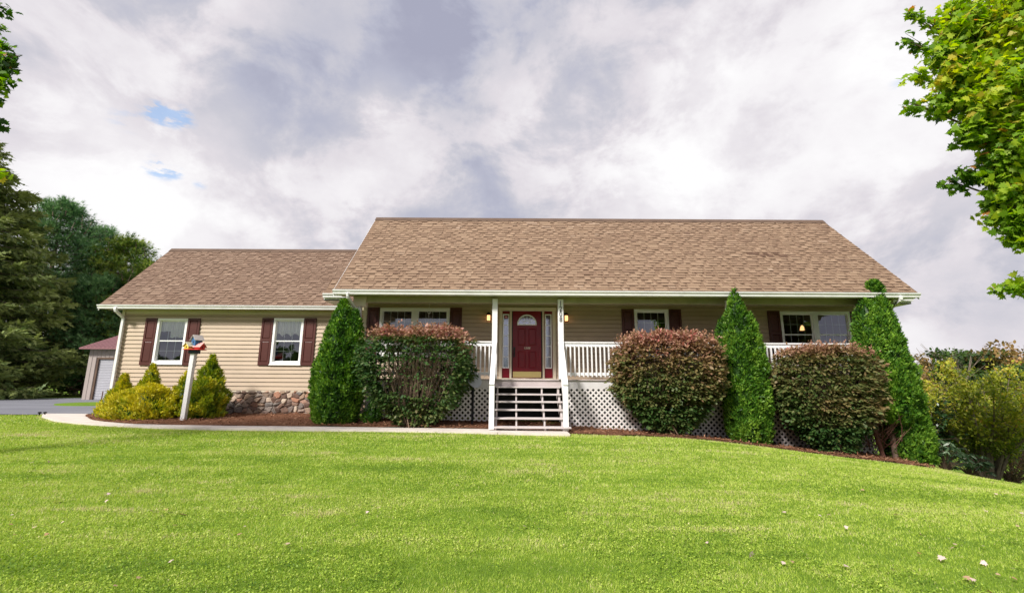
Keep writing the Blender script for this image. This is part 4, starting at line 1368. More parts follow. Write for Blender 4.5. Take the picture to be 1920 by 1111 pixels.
d_ = MB()
for k in range(26):
    z = sz0 + .02 + k * .088
    d_.face([(-22.9, sy + .06, z), (-20.3, sy + .06, z), (-20.3, sy + .03, z + .07), (-22.9, sy + .03, z + .07)])
    d_.face([(-22.9, sy + .03, z + .07), (-20.3, sy + .03, z + .07), (-20.3, sy + .06, z + .088), (-22.9, sy + .06, z + .088)])
d_.build('roll_up_door', 'roll_door', sh0)
MB().box(-23.0, -22.9, sy - .03, sy + .1, sz0, 2.42).box(-20.3, -20.2, sy - .03, sy + .1, sz0, 2.42).box(-22.9, -20.3, sy - .03, sy + .1, 2.33, 2.42).build('door_frame', 'ridge_dark', sh0)

# small stake lights at the end of the walk and a stake by the corner
for px in (74, 84):
    x, y, _ = at(px, 776, 15.3)
    z = h1(x, y)
    MB().tube([(x, y, z), (x, y, z + .07)], [.02, .02], 8).tube([(x, y, z + .07), (x, y, z + .11), (x, y, z + .125)], [.045, .05, .02], 10).build('path_light', 'black')
pls = [o for o in COL.objects if o.name.startswith('path_light')]
for o, l in zip(pls, ('leftmost black path light where the walkway meets the drive', 'black path light nearest the pale walkway end')):
    tag(o, l, 'path light', 'path lights at the walkway end')
stk = MB().tube([(-13.2, 15.02, .05), (-13.19, 15.02, .80)], [.018, .014], 6)
tag(stk.build('garden_stake', 'twig_red'), 'thin dark stake beside the wing corner downspout', 'stake')
#--PLANTS--
# ------------------------------------------------------------------ planting
def shell(n, prof, H, cx, cy, z0, inner=0.8, seed=0, bump=.16, bs=3.2, stretch=(1, 1)):
    """points on a body of revolution with a lumpy skin; returns P, outward normal, depth 0..1"""
    z = RNG.uniform(0, 1, n * 2)
    r = prof(z)
    keep = RNG.uniform(0, 1, len(z)) < (r / r.max()) ** .8
    z = z[keep][:n]; r = r[keep][:n]
    m = len(z)
    a = RNG.uniform(0, 2 * np.pi, m)
    q = np.stack([np.cos(a) * r, np.sin(a) * r, z * H], 1)
    lump = (fnoise(q, bs, seed) - .5) * 2 * bump
    dep = RNG.uniform(inner, 1, m) ** .7
    rr = r * dep * (1 + lump * 1.0)
    P = np.stack([cx + np.cos(a) * rr * stretch[0], cy + np.sin(a) * rr * stretch[1], z0 + z * H * (1 + .0 * lump)], 1)
    Nn = np.stack([np.cos(a), np.sin(a), np.full(m, .25)], 1)
    return P, Nn, (dep - inner) / (1 - inner), lump / bump, z
def core(prof, H, cx, cy, z0, k, mat, parent, tint=.08, stretch=(1, 1)):  # solid filler body; the shade inside the crown is set in its dark tint
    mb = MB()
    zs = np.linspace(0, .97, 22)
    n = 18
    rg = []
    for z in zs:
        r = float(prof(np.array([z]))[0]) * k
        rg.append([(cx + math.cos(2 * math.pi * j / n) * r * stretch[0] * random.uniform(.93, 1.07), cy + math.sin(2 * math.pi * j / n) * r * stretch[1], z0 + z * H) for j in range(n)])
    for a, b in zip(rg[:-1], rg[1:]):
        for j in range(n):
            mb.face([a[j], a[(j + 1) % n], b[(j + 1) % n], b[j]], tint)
    return mb.build('dark_core', mat, parent)

def pf(zs, rs):
    zs, rs = np.array(zs), np.array(rs)
    return lambda z: np.interp(z, zs, rs)

def arborvitae(label, cols, mat, dens, ground=None):
    """cols: (x, y, z0, H, profile z list, r list) one per leader"""
    x, y = cols[0][0], cols[0][1]
    t = thing('arborvitae', label, 'evergreen', (x, y, h1(x, y)), 'arborvitae along the house')
    PP_, NN_, TT_ = [], [], []
    for i, (cx, cy, z0, H, zl_, rl_) in enumerate(cols):
        pr = pf(zl_, rl_)
        area = 2 * math.pi * np.mean(rl_) * H
        P, Nn, dep, lump, z = shell(int(dens * area), pr, H, cx, cy, z0, .74, i + len(label), .26, 5.5)
        big = fnoise(P, 1.9, 9) - .5
        stripe = fnoise(P * np.array([1, 1, .28]), 7, 4) - .5
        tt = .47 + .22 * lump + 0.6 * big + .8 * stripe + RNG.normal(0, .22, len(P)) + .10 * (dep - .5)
        gapn = fnoise(P * np.array([1, 1, .6]), 8.0, 29)
        kk = ~((gapn < .40) & (dep > .35))
        P, Nn, tt = P[kk], Nn[kk], (tt + .5 * (gapn - .5))[kk]
        PP_.append(P); NN_.append(Nn); TT_.append(tt)
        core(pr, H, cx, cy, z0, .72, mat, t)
    P = np.concatenate(PP_); Nn = np.concatenate(NN_); tt = np.concatenate(TT_)
    D = Nn * .75 + np.array([0, 0, .85])
    raw('crown', leaves(P, D, .074, .52, T_SPRAY, .6, Nn * 1.0, .5), len(T_SPRAY), tt, mat, t)
    MB().tube([(x, y, h1(x, y) - .1), (x, y, cols[0][2] + .8)], [.07, .05], 8).build('trunk', 'bark', t)
    return t
ARZ = (0, .06, .25, .45, .62, .78, .9, 1.0)
arborvitae('broad green arborvitae with two rounded tips between the stone wing and the porch', [
    (-4.66, 12.45, .04, 3.34, ARZ, (.48, .56, .62, .56, .47, .34, .20, .03)),
    (-4.32, 12.42, .06, 3.04, ARZ, (.20, .24, .31, .32, .30, .24, .15, .03)),
    (-5.02, 12.55, .05, 2.35, ARZ, (.22, .28, .38, .40, .34, .24, .14, .03))], 'arb', 3400)
arborvitae('slim bright green arborvitae with a pointed tip between the second and third bush', [
    (6.05, 12.15, -.32, 3.98, ARZ, (.38, .47, .50, .43, .38, .31, .17, .02)),
    (5.76, 12.35, -.20, 3.15, ARZ, (.06, .08, .12, .18, .22, .20, .14, .03)),
    (6.42, 12.22, -.36, 3.40, ARZ, (.24, .30, .36, .36, .33, .26, .15, .03))], 'arb_light', 3400)
arborvitae('tallest arborvitae, wide and dark topped, at the right end of the house', [
    (10.12, 12.55, .15, 3.50, ARZ, (.40, .62, .72, .66, .56, .44, .32, .12)),
    (9.80, 12.38, .15, 3.30, ARZ, (.20, .32, .42, .44, .42, .37, .29, .10)),
    (10.62, 12.75, -.85, 4.00, ARZ, (.46, .55, .58, .50, .40, .27, .15, .03)),
    (10.85, 12.9, -1.0, 2.60, ARZ, (.40, .50, .50, .42, .34, .24, .14, .03)),
    (10.14, 12.46, 3.10, .93, ARZ, (.30, .28, .20, .15, .18, .17, .12, .01)), (10.16, 12.44, 3.2, .80, ARZ, (.28, .24, .18, .14, .17, .16, .10, .01))], 'arb', 3300)
# dead brown stems under the left side of the tallest one
ds = MB()
for k in range(90):
    a = random.uniform(0, 6.28)
    b = Vector((9.62 + random.gauss(0, .16), 12.45 + random.gauss(0, .15), random.uniform(-.6, .3)))
    e = b + Vector((random.gauss(0, .35), random.gauss(-.05, .15), random.uniform(.25, .75)))
    ds.tube([b, (b + e) / 2 + Vector((random.gauss(0, .04), 0, 0)), e], [.010, .008, .004], 4)
ds.tube([(9.60, 12.25, -.82), (9.50, 12.25, -.35), (9.40, 12.3, .2)], [.055, .048, .03], 8)
tag(ds.build('dead_stems', 'twig_red'), 'tangle of dead brown stems at the foot of the tallest arborvitae', 'stems')

def bush(label, cx, cy, z0, H, ax, ay, n, tintf, base_frac, twig_open=None, seed=0, group='burning bushes before the porch', ptop=3.2):
    t = thing('burning_bush', label, 'bush', (cx, cy, z0), group)
    d = unit(RNG.normal(0, 1, (n, 3)))
    p = ptop
    k = (np.abs(d[:, 0]) ** p + np.abs(d[:, 1]) ** p + np.abs(d[:, 2]) ** p) ** (-1 / p)
    q = d * k[:, None]
    dep = RNG.uniform(.62, 1.0, n) ** .6
    zz_ = (q[:, 2] + 1) / 2
    P0 = q * np.array([ax, ay, H / 2])
    lump = (fnoise(P0 + seed, 2.4, seed) - .5) * 1.3 + .5 * (vnoise(P0 + seed, 7.5, seed) - .5)
    dep2 = dep * (1 + .34 * lump)
    wz = np.interp(zz_, (0, .12, .40, .65, 1), (base_frac, base_frac + .18, .95, 1.0, .97))
    P = np.stack([cx + q[:, 0] * ax * dep2 * wz, cy + q[:, 1] * ay * dep2 * wz, z0 + H * (.5 + q[:, 2] * .5 * dep * (1 + .14 * lump))], 1)
    layer = np.sin((P[:, 2] * 26 + 3 * fnoise(P, 1.5, 2)) * 1.0)
    P[:, 2] += .018 * layer
    keep = np.ones(len(P), bool)
    if twig_open is not None:
        ox_, oz_, orx, orz = twig_open
        dd2 = np.sqrt(((P[:, 0] - ox_) / orx) ** 2 + ((P[:, 2] - oz_) / orz) ** 2) + (fnoise(P, 3, 8) - .5) * .9
        keep &= ~((dd2 < 1) & (P[:, 1] < cy + .1) & (RNG.uniform(0, 1, len(P)) < .86))
    gapn = fnoise(P * np.array([1, 1, 2.3]), 5.2, 17 + seed)
    keep &= ~((gapn < .44) & (dep > .80))
    zrel = (P[:, 2] - z0) / H
    tt = .35 * (gapn - .5) + tintf(P, zrel, dep) + RNG.normal(0, .075, len(P))
    P, tt, q = P[keep], tt[keep], q[keep]
    D = np.stack([q[:, 0] * 1.0, q[:, 1] * 1.0 - .2, q[:, 2] * .35 + .12], 1)
    raw('foliage', leaves(P, D, .088, .55, T_LEAF, .6, np.array([0, -.5, 1.5]), .4, .25, .15), 6, tt, 'burn', t)
    # a few upright shoots above the clipped top
    m = 240
    sp = MB()
    sh = []
    for _ in range(m):
        x, y = cx + random.uniform(-.9, .9) * ax, cy + random.uniform(-.85, .6) * ay
        zt = z0 + H * (.97 - .10 * abs((x - cx) / ax) ** 3)
        hh = random.uniform(.03, .26) * random.random() ** .4
        for j in range(int(hh / .022)):
            sh.append((x + random.gauss(0, .012), y + random.gauss(0, .012), zt + j * .022))
    sh = np.array(sh)
    raw('shoots', leaves(sh, RNG.normal(0, 1, sh.shape) + np.array([0, 0, .8]), .060, .5, T_LEAF, .2, None, .3), 6, .80 + RNG.normal(0, .08, len(sh)), 'burn', t)
    tw = MB()
    for _ in range(110 if twig_open is not None else 70):
        a = random.uniform(0, 2 * math.pi)
        rr = random.uniform(.15, .95)
        b = Vector((cx + random.gauss(0, .10), cy + random.gauss(0, .10), z0 - .05))
        e = Vector((cx + math.cos(a) * rr * ax * .92, cy + math.sin(a) * rr * ay * .85, z0 + H * random.uniform(.55, .93)))
        mid = b.lerp(e, .45) + Vector((math.cos(a) * .10, math.sin(a) * .1, -.05))
        c2 = b.lerp(e, .75) + Vector((random.gauss(0, .05), random.gauss(0, .05), random.gauss(0, .04)))
        w_ = random.uniform(.010, .019)
        tw.tube([b, mid, c2, e], [w_ * 1.25, w_, w_ * .6, w_ * .25], 5)
        for _k in range(3):
            s0 = mid.lerp(e, random.random())
            tw.tube([s0, s0 + Vector((random.gauss(0, .13), random.gauss(-.05, .13), random.uniform(.08, .28)))], [.006, .0025], 4)
    tw.build('stems', 'twig', t)
    return t
def t1(P, z, dep):
    top = np.clip((z + (fnoise(P, 1.6, 1) - .5) * .14 - .84) / .06, 0, 1)
    side = np.clip((P[:, 0] + 1.55) / .25, 0, 1) * np.clip((z - .60) / .15, 0, 1) * (fnoise(P, 2.2, 3) > .45)
    olive = .22 + .30 * fnoise(P, 1.5, 4) * np.clip(1 - z, 0, 1)
    return np.maximum(olive - .06, np.maximum(top * (.70 + .32 * fnoise(P, 2.5, 6)), side * .72))
def t2(P, z, dep):
    g = fnoise(P, 1.3, 5)
    red = np.where(fnoise(P, 4.5, 12) > .70, .22, 0)
    base = .25 + .55 * (g - .32) + .38 * np.clip((z - .30) / .6, 0, 1) + red
    base = np.where((z < .26), .20 + .1 * g, base)
    return np.minimum(base + .10 * np.clip((z - .86) / .08, 0, 1), .90)
def t3(P, z, dep):
    g = fnoise(P, 1.4, 7)
    base = .27 + .45 * (g - .4) + .16 * np.clip((z - .2) / .6, 0, 1) + .18 * np.clip((P[:, 0] - 8.6) / .6, 0, 1)
    base = np.where(z < .24, .13 + .1 * g, base)
    return base + .26 * np.clip((z - .88) / .07, 0, 1)
bush('boxy green burning bush with pink top and bare twigs showing, left of the stairs', -2.46, 12.0, .03, 2.52, 1.42, .70, 28000, t1, .34, (-2.35, 1.28, .92, .42), 1, ptop=5.5)
bush('widest and reddest burning bush, right of the stairs', 4.03, 11.95, -.06, 2.50, 1.40, .72, 42000, t2, .40, None, 2, ptop=4.2)
bush('brownish green burning bush before the right hand double window', 8.14, 11.98, -.50, 2.62, 1.30, .70, 34000, t3, .46, None, 3, ptop=3.9)

# low evergreen shoots at the foot of the first arborvitae / bush
def mound(name, label, cat, cx, cy, H, R, n, mat, tintf, group, size=.085, tip=1.0, tmpl=T_SPRAY, stems=True, up=.8, sx=1.0, ratio=.5, z0=None):
    z0 = h1(cx, cy) if z0 is None else z0
    t = thing(name, label, cat, (cx, cy, z0), group)
    pr = pf((0, .12, .35, .6, .8, 1), (R * .75, R * .95, R, R * (.66 if tip >= 1 else .8), R * (.34 if tip >= 1 else .62), .03))
    P, Nn, dep, lump, z = shell(n, pr, H, cx, cy, z0, .55, int(cx * 10) % 7, .62, 4.6, (sx, 1))
    # pointed side leaders
    gapn = fnoise(P * np.array([1, 1, .7]), 6.0, 5)
    kk = ~((gapn < .42) & (dep > .45))
    P, Nn, dep, lump, z, gapn = P[kk], Nn[kk], dep[kk], lump[kk], z[kk], gapn[kk]
    tt = tintf(P, z, lump, dep) + .5 * (gapn - .5)
    D = Nn * .6 + np.array([0, 0, up])
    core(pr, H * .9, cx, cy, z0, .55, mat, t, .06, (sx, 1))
    raw('foliage', leaves(P, D, size, ratio, tmpl, .45, Nn, .45), len(tmpl), tt, mat, t)
    return t
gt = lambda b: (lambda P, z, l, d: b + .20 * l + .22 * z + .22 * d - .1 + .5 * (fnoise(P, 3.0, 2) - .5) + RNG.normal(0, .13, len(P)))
G = 'golden evergreens at the left wing'
mound('golden_cypress', 'small golden cypress with one blunt tip at the far left corner of the wing', 'shrub', -11.72, 14.0, 1.28, .42, 5600, 'gold', gt(.60), G)
mound('golden_cypress', 'golden cypress with a narrow yellow tip just under the left window', 'shrub', -10.98, 14.1, 1.55, .40, 5600, 'gold', gt(.58), G)
mound('golden_cypress', 'low wide yellowest cypress mound in front of the others', 'shrub', -10.55, 13.55, .98, .78, 11000, 'gold', gt(.76), G, tip=.5, sx=1.25)
mound('golden_cypress', 'low cypress mound at the left, nearest the walkway', 'shrub', -11.25, 13.65, .72, .50, 5600, 'gold', gt(.64), G, tip=.5, sx=1.2)
mound('golden_cypress', 'green cypress with a small tip directly behind the birdhouse post', 'shrub', -9.95, 14.2, 1.34, .48, 6200, 'gold', gt(.56), G)
mound('golden_cypress', 'tallest greenest cypress, pointed, right of the birdhouse post', 'shrub', -9.22, 14.15, 1.84, .56, 9400, 'gold', gt(.40), G)
mound('golden_cypress', 'rounded green cypress mound in front of the tallest one, touching the stone base', 'shrub', -8.98, 13.65, 1.15, .54, 7600, 'gold', gt(.50), G, tip=.5)
# filler in the bed beside arborvitae 1
mound('low_evergreen', 'small dark evergreen sprig between the first arborvitae and the first bush', 'shrub', -3.70, 12.5, .62, .24, 900, 'arb', lambda P, z, l, d: .25 + .2 * l + RNG.normal(0, .15, len(P)), None, size=.07)

# -------- multi-stem shrub with yellowing leaves at the right end
def vase(label, cx, cy, H, spread, n, mat, bias, stems=16, name='tall_shrub', size=.085, bark='bark_grey', group=None, lo=.25):
    z0 = h1(cx, cy)
    t = thing(name, label, 'shrub', (cx, cy, z0), group)
    tw = MB()
    pts = []
    for k in range(stems):
        a = 2 * math.pi * k / stems + random.uniform(-.2, .2)
        rr = spread * random.uniform(.25, 1.0) ** .7
        b = Vector((cx + .16 * math.cos(a), cy + .12 * math.sin(a), z0 - .1))
        e = Vector((cx + rr * math.cos(a), cy + rr * math.sin(a) * .8, z0 + H * (1.02 - .32 * (rr / spread) ** 2) * random.uniform(.86, 1.0)))
        m1 = b.lerp(e, .33) + Vector((-math.cos(a), -math.sin(a), .6)) * .10
        m2 = b.lerp(e, .66) + Vector((random.gauss(0, .1), random.gauss(0, .1), .05))
        w_ = random.uniform(.03, .055)
        tw.tube([b, m1, m2, e], [w_ * 1.3, w_, w_ * .55, w_ * .15], 7)
        path = [b, m1, m2, e]
        for j in range(15):
            u = random.uniform(lo, 1.0) * 2.999
            i = int(u)
            s0 = path[i].lerp(path[i + 1], u - i)
            e2 = s0 + Vector((random.gauss(math.cos(a) * .2, .33), random.gauss(math.sin(a) * .15, .3), random.uniform(.15, .6)))
            tw.tube([s0, e2], [.010, .003], 4)
            for _ in range(max(1, int(n / stems / 15))):
                u2 = random.uniform(.1, 1.05)
                pts.append(tuple(s0.lerp(e2, u2) + Vector((random.gauss(0, .06), random.gauss(0, .06), random.gauss(0, .06)))))
    tw.build('stems', bark, t)
    P = np.array(pts)
    zr = (P[:, 2] - z0) / H
    tt = bias + .45 * (fnoise(P, 1.2, 3) - .5) + .38 * (zr - .6) + RNG.normal(0, .13, len(P))
    raw('foliage', leaves(P, RNG.normal(0, 1, P.shape) + np.array([0, 0, .1]), size, .55, T_LEAF, .3, None, .4, .3, .12), 6, tt, mat, t)
    return t
vase('large multi stemmed shrub with yellowing leaves beyond the right end of the house', 14.45, 14.5, 3.55, 1.95, 19000, 'lilac', .56, 24)
vase('yellow green shrub half hidden behind the multi stemmed one', 17.3, 17.5, 3.3, 1.9, 8500, 'lilac', .52, 12, size=.10)
vase('dark leafed shrub squeezed between the tallest arborvitae and the yellowing shrub', 13.05, 15.0, 2.4, 1.0, 3600, 'broad', .22, 10, size=.10)
vase('small rust red shrub at the foot of the multi stemmed shrub', 15.35, 14.7, .85, .55, 900, 'burn', .62, 9, size=.06, bark='twig', lo=.1)
def broadleaf(label, cx, cy, H, R, n):
    z0 = h1(cx, cy)
    t = thing('rhododendron', label, 'shrub', (cx, cy, z0), 'rhododendrons at the right end')
    tw = MB(); P = []; D = []
    for _ in range(n):
        a = random.uniform(0, 6.283); r = R * random.uniform(.1, 1) ** .6
        e = Vector((cx + r * math.cos(a), cy + r * math.sin(a), z0 + H * random.uniform(.35, 1) * (1 - .35 * (r / R) ** 2)))
        tw.tube([(cx, cy, z0 - .05), Vector((cx, cy, z0)).lerp(e, .5) + Vector((0, 0, .05)), e], [.012, .009, .005], 4)
        for k in range(9):
            b = 2 * math.pi * k / 9 + random.uniform(-.3, .3)
            P.append(tuple(e)); D.append((math.cos(b), math.sin(b), random.uniform(-.9, -.1)))
    tw.build('stems', 'twig', t)
    P = np.array(P)
    raw('foliage', leaves(P, np.array(D), .15, .28, T_LEAF, .12, None, .25, .1, .12), 6, RNG.uniform(0, 1, len(P)), 'broad', t)
broadleaf('large leaved rhododendron at the foot of the tallest arborvitae', 11.75, 12.95, .95, .50, 55)
broadleaf('smaller rhododendron nearest the multi stemmed shrub', 12.75, 13.3, .75, .42, 42)

# -------- conifers on the left
def spruce(label, cx, cy, H, R, n, name='spruce_tree', mat='spruce', group=None, seed=0):
    z0 = h1(cx, cy)
    t = thing(name, label, 'conifer', (cx, cy, z0), group)
    MB().tube([(cx, cy, z0 - .3), (cx, cy, z0 + H * .5), (cx, cy, z0 + H)], [.32, .2, .03], 9).build('trunk', 'bark', t)
    br = MB(); P, D, T = [], [], []
    lev = int(H / .42)
    for i in range(lev):
        u = (i + .4) / lev
        z = z0 + .2 + H * u * .985
        L_ = R * (1 - u) ** .74 * (1 if u > .05 else .9)
        nb = 9 if u < .7 else 6
        for k in range(nb):
            a = 2 * math.pi * (k + random.random() * .8) / nb + i * 1.3
            Lb = L_ * random.uniform(.78, 1.12) + .15
            dx, dy = math.cos(a), math.sin(a)
            if dx * cx + dy * cy > .55 * math.hypot(cx, cy) * 1.0:      # far side carries fewer boughs
                if random.random() < .5: continue
            c = []
            for s in np.linspace(0, 1, 7):
                c.append(Vector((cx + dx * Lb * s, cy + dy * Lb * s, z + Lb * (-.16 * s - .22 * s * s + .24 * s ** 3.5) + (1 - u) * 0)))
            br.tube(c, [.05 * (1 - s) + .008 for s in np.linspace(0, 1, 7)], 4)
            m = max(5, int(n / lev / nb * (Lb / (R * .62)) * 1.05))
            for _ in range(m):
                s = random.uniform(.12, 1.0) ** .75 * 5.999
                j = int(s)
                p = c[j].lerp(c[j + 1], s - j)
                f = s / 6
                w_ = .10 + .55 * Lb * .22 * (1 - f * .75)
                side = random.gauss(0, w_)
                hang = -abs(random.gauss(0, .30)) * (1.1 - .7 * f)
                P.append((p.x - dy * side, p.y + dx * side, p.z + hang - abs(side) * .25))
                D.append((dx * .55 - dy * side * 1.1, dy * .55 + dx * side * 1.1, -.45 - .9 * abs(hang) + .5 * f))
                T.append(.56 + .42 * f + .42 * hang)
    br.build('branches', 'bark_grey', t)
    P, D, T = np.array(P), np.array(D), np.array(T)
    tt = T + .9 * (fnoise(P, .55, seed) - .5) + RNG.normal(0, .15, len(P))
    raw('crown', leaves(P, D, .46, .42, T_NEEDLE, .28, None, .45), len(T_NEEDLE), tt, mat, t)
    return t
spruce('tall dark drooping spruce at the left edge beside the driveway', -35.3, 27.0, 18.0, 9.3, 85000, seed=2)

def pine(label, cx, cy, H, R, n, mat, u0=.05, seed=0):
    z0 = h1(cx, cy)
    t = thing('pine_tree', label, 'conifer', (cx, cy, z0), 'pines behind the driveway')
    MB().tube([(cx, cy, z0 - .3), (cx + .1, cy, z0 + H * .5), (cx, cy, z0 + H * .97)], [.25, .17, .03], 8).build('trunk', 'bark', t)
    br = MB(); P, D, T = [], [], []
    lev = int(H / .62)
    for i in range(lev):
        u = u0 + (1 - u0) * (i + .3) / lev
        z = z0 + H * u * .96
        L_ = R * min(1, (1 - u) ** .55 * 1.15) * (1 if u > .25 else .75 + u)
        for k in range(8):
            a = 2 * math.pi * (k + random.random()) / 8 + i
            Lb = L_ * random.uniform(.65, 1.12) + .2
            dx, dy = math.cos(a), math.sin(a)
            c = [Vector((cx + dx * Lb * s, cy + dy * Lb * s, z + Lb * (.10 * s + .22 * s * s))) for s in np.linspace(0, 1, 5)]
            br.tube(c, [.045 * (1 - s) + .01 for s in np.linspace(0, 1, 5)], 4)
            ncl = max(3, int(Lb * 3.2))
            for q in range(ncl):
                f = random.uniform(.35, 1.0)
                s = f * 3.999
                j = int(s)
                p = c[j].lerp(c[j + 1], s - j) + Vector((random.gauss(0, .22 * Lb * .35), random.gauss(0, .22 * Lb * .35), random.uniform(-.05, .35)))
                tone = random.gauss(.64, .18)
                m = max(3, int(n / lev / 8 / ncl))
                for _ in range(m):
                    o = np.array([random.gauss(0, .26), random.gauss(0, .26), random.gauss(0, .17)])
                    P.append((p.x + o[0], p.y + o[1], p.z + o[2]))
                    D.append((o[0] * 2 + dx * .4, o[1] * 2 + dy * .4, abs(o[2]) * 2 + .45))
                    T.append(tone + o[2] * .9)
    for k in range(26):      # upright leading shoots along the top
        a = random.uniform(0, 6.283); r = R * .62 * random.random() ** .5
        b = Vector((cx + r * math.cos(a), cy + r * math.sin(a), z0 + H * (.93 - .30 * (r / R) ** 1.5)))
        e = b + Vector((random.gauss(0, .12), random.gauss(0, .12), random.uniform(.5, 1.1)))
        br.tube([b, e], [.03, .012], 4)
        for _ in range(16):
            P.append(tuple(b.lerp(e, random.random() ** .6))); D.append((random.gauss(0, 1), random.gauss(0, 1), 1.0)); T.append(.25)
    br.build('branches', 'bark', t)
    P, D, T = np.array(P), np.array(D), np.array(T)
    tt = T + .5 * (fnoise(P, .4, seed) - .5) + RNG.normal(0, .12, len(P))
    raw('crown', leaves(P, D, .30, .75, T_TUFT, .5, None, .4), len(T_TUFT), tt, mat, t)
pine('bluish green pine just right of the spruce', -35.5, 34.0, 15.2, 5.0, 34000, 'pine', .03, 1)
pine('tall green pine filling the gap behind the bluish pine', -37.2, 39.5, 15.0, 4.4, 22000, 'pine', .03, 9)
pine('yellower pine between the bluish pine and the shed roof', -32.0, 36.5, 13.0, 4.8, 26000, 'pine_yellow', .03, 4)
pine('lower pine whose top shows above the left slope of the wing roof', -28.3, 35.0, 10.2, 4.4, 24000, 'pine_yellow', .03, 6)
pine('dark pine standing behind the metal shed', -30.3, 33.0, 8.6, 4.2, 20000, 'pine', .02, 8)

# -------- broadleaf trees in the valley on the right
def far_tree(label, cx, cy, H, R, mat, n, bias=.5, bare=0.0, size=.42, group='trees across the valley', squash=1.0, trunkh=.25):
    z0 = h1(cx, cy)
    t = thing('tree', label, 'tree', (cx, cy, z0), group)
    tr = MB()
    top = Vector((cx, cy, z0 + H * .9))
    tr.tube([(cx, cy, z0 - .5), (cx + .2, cy, z0 + H * .45), top], [R * .06 + .08, R * .045 + .04, .03], 7)
    P, T = [], []
    nb = 34
    for k in range(nb):
        u = random.uniform(trunkh, .98)
        a = random.uniform(0, 6.283)
        r = R * math.sqrt(max(.02, 1 - ((u - .58) / .46) ** 2)) * random.uniform(.45, 1)
        c = Vector((cx + r * math.cos(a), cy + r * math.sin(a), z0 + H * u))
        s0 = Vector((cx, cy, z0 + H * max(.15, u - .28)))
        tr.tube([s0, s0.lerp(c, .6) + Vector((0, 0, -.2)), c], [.07, .045, .015], 5)
        for _ in range(3):
            tr.tube([s0.lerp(c, .6), c + Vector((random.gauss(0, R * .25), random.gauss(0, R * .25), random.uniform(0, R * .3)))], [.03, .010], 4)
        if random.random() < bare: continue
        rb = R * random.uniform(.22, .42)
        m = int(n / nb)
        d = unit(RNG.normal(0, 1, (m, 3))) * (RNG.uniform(.25, 1, (m, 1)) ** .6) * rb * np.array([1, 1, .62 * squash])
        P.append(np.array(c) + d)
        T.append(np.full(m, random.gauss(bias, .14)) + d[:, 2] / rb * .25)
    tr.build('trunk', 'bark_grey', t)
    P = np.concatenate(P); T = np.concatenate(T) + RNG.normal(0, .13, len(P))
    raw('crown', leaves(P, RNG.normal(0, 1, P.shape), size, .6, T_LEAF, .3, None, .4, .2), 6, T, mat, t)
def ft(px, py_top, Yd, Rm, *a, **k):
    x, y, z = at(px, py_top, Yd)
    a_ = list(a)
    far_tree(a_[0], x, y, (z - h1(x, y)) * 1.02, Rm, *a_[1:], **k)
ft(1787, 640, 40, 2.6, 'spreading flat topped green tree with bare lower limbs on the right', 'wood_a', 3600, .50, .35, size=.30, squash=.7)
ft(1745, 662, 55, 3.0, 'bare brownish tree peeping out beside the arborvitae', 'wood_b', 2600, .45, .3, size=.35)
ft(1838, 668, 46, 3.2, 'rounded green tree behind the yellowing shrub', 'wood_a', 5500, .42, .1, size=.36)
ft(1862, 676, 58, 3.4, 'pale bare branched tree with orange leaves', 'wood_b', 3400, .78, .3, size=.38)
ft(1905, 646, 44, 3.6, 'tall green tree with rusty crown at the right edge', 'wood_b', 5200, .70, .1, size=.36)
ft(1932, 690, 38, 3.3, 'dense layered evergreen at the right edge', 'wood_a', 6500, .45, 0, size=.36, squash=.55, trunkh=.08)
ft(1800, 692, 52, 4.0, 'dull green tree filling the gap behind the yellowing shrub', 'wood_a', 5000, .38, 0, size=.4, trunkh=.1)
ft(1760, 690, 48, 3.4, 'tan leafed tree low behind the arborvitae', 'wood_b', 4200, .48, .1, size=.38, trunkh=.1)
ft(1880, 705, 50, 3.8, 'olive tree low in the valley', 'wood_a', 4800, .55, 0, size=.4, trunkh=.1)
ft(1990, 650, 50, 4.5, 'broad green tree outside the right edge', 'wood_a', 4500, .5, 0, size=.42)
ft(1712, 685, 62, 3.6, 'distant brown tree hidden by the arborvitae', 'wood_b', 3000, .4, .1, size=.42, trunkh=.1)

# far woodland ring
P = []
for a in np.arange(-180, 180, .55):
    r = (150 if abs(a) < 110 else 85) + 20 * math.sin(a * .09) + random.gauss(0, 6)
    x, y = r * math.sin(rad(a)), r * math.cos(rad(a))
    if y < -40 and abs(x) < 60: pass
    z = h1(x, y)
    hh = random.uniform(6, 12)
    d = unit(RNG.normal(0, 1, (70, 3))) * (RNG.uniform(.1, 1, (70, 1)) ** .5) * np.array([3.2, 3.2, hh / 2])
    P.append(np.array([x, y, z + hh * .48]) + d)
P = np.concatenate(P)
tag(raw('distant_woodland', leaves(P, RNG.normal(0, 1, P.shape), 1.5, .7, T_LEAF, .3, None, .4), 6, .4 + .8 * (fnoise(P, .06, 3) - .5) + RNG.normal(0, .12, len(P)), 'wood_a'),
    'distant belt of mixed woodland closing the view', 'woodland', kind='stuff')

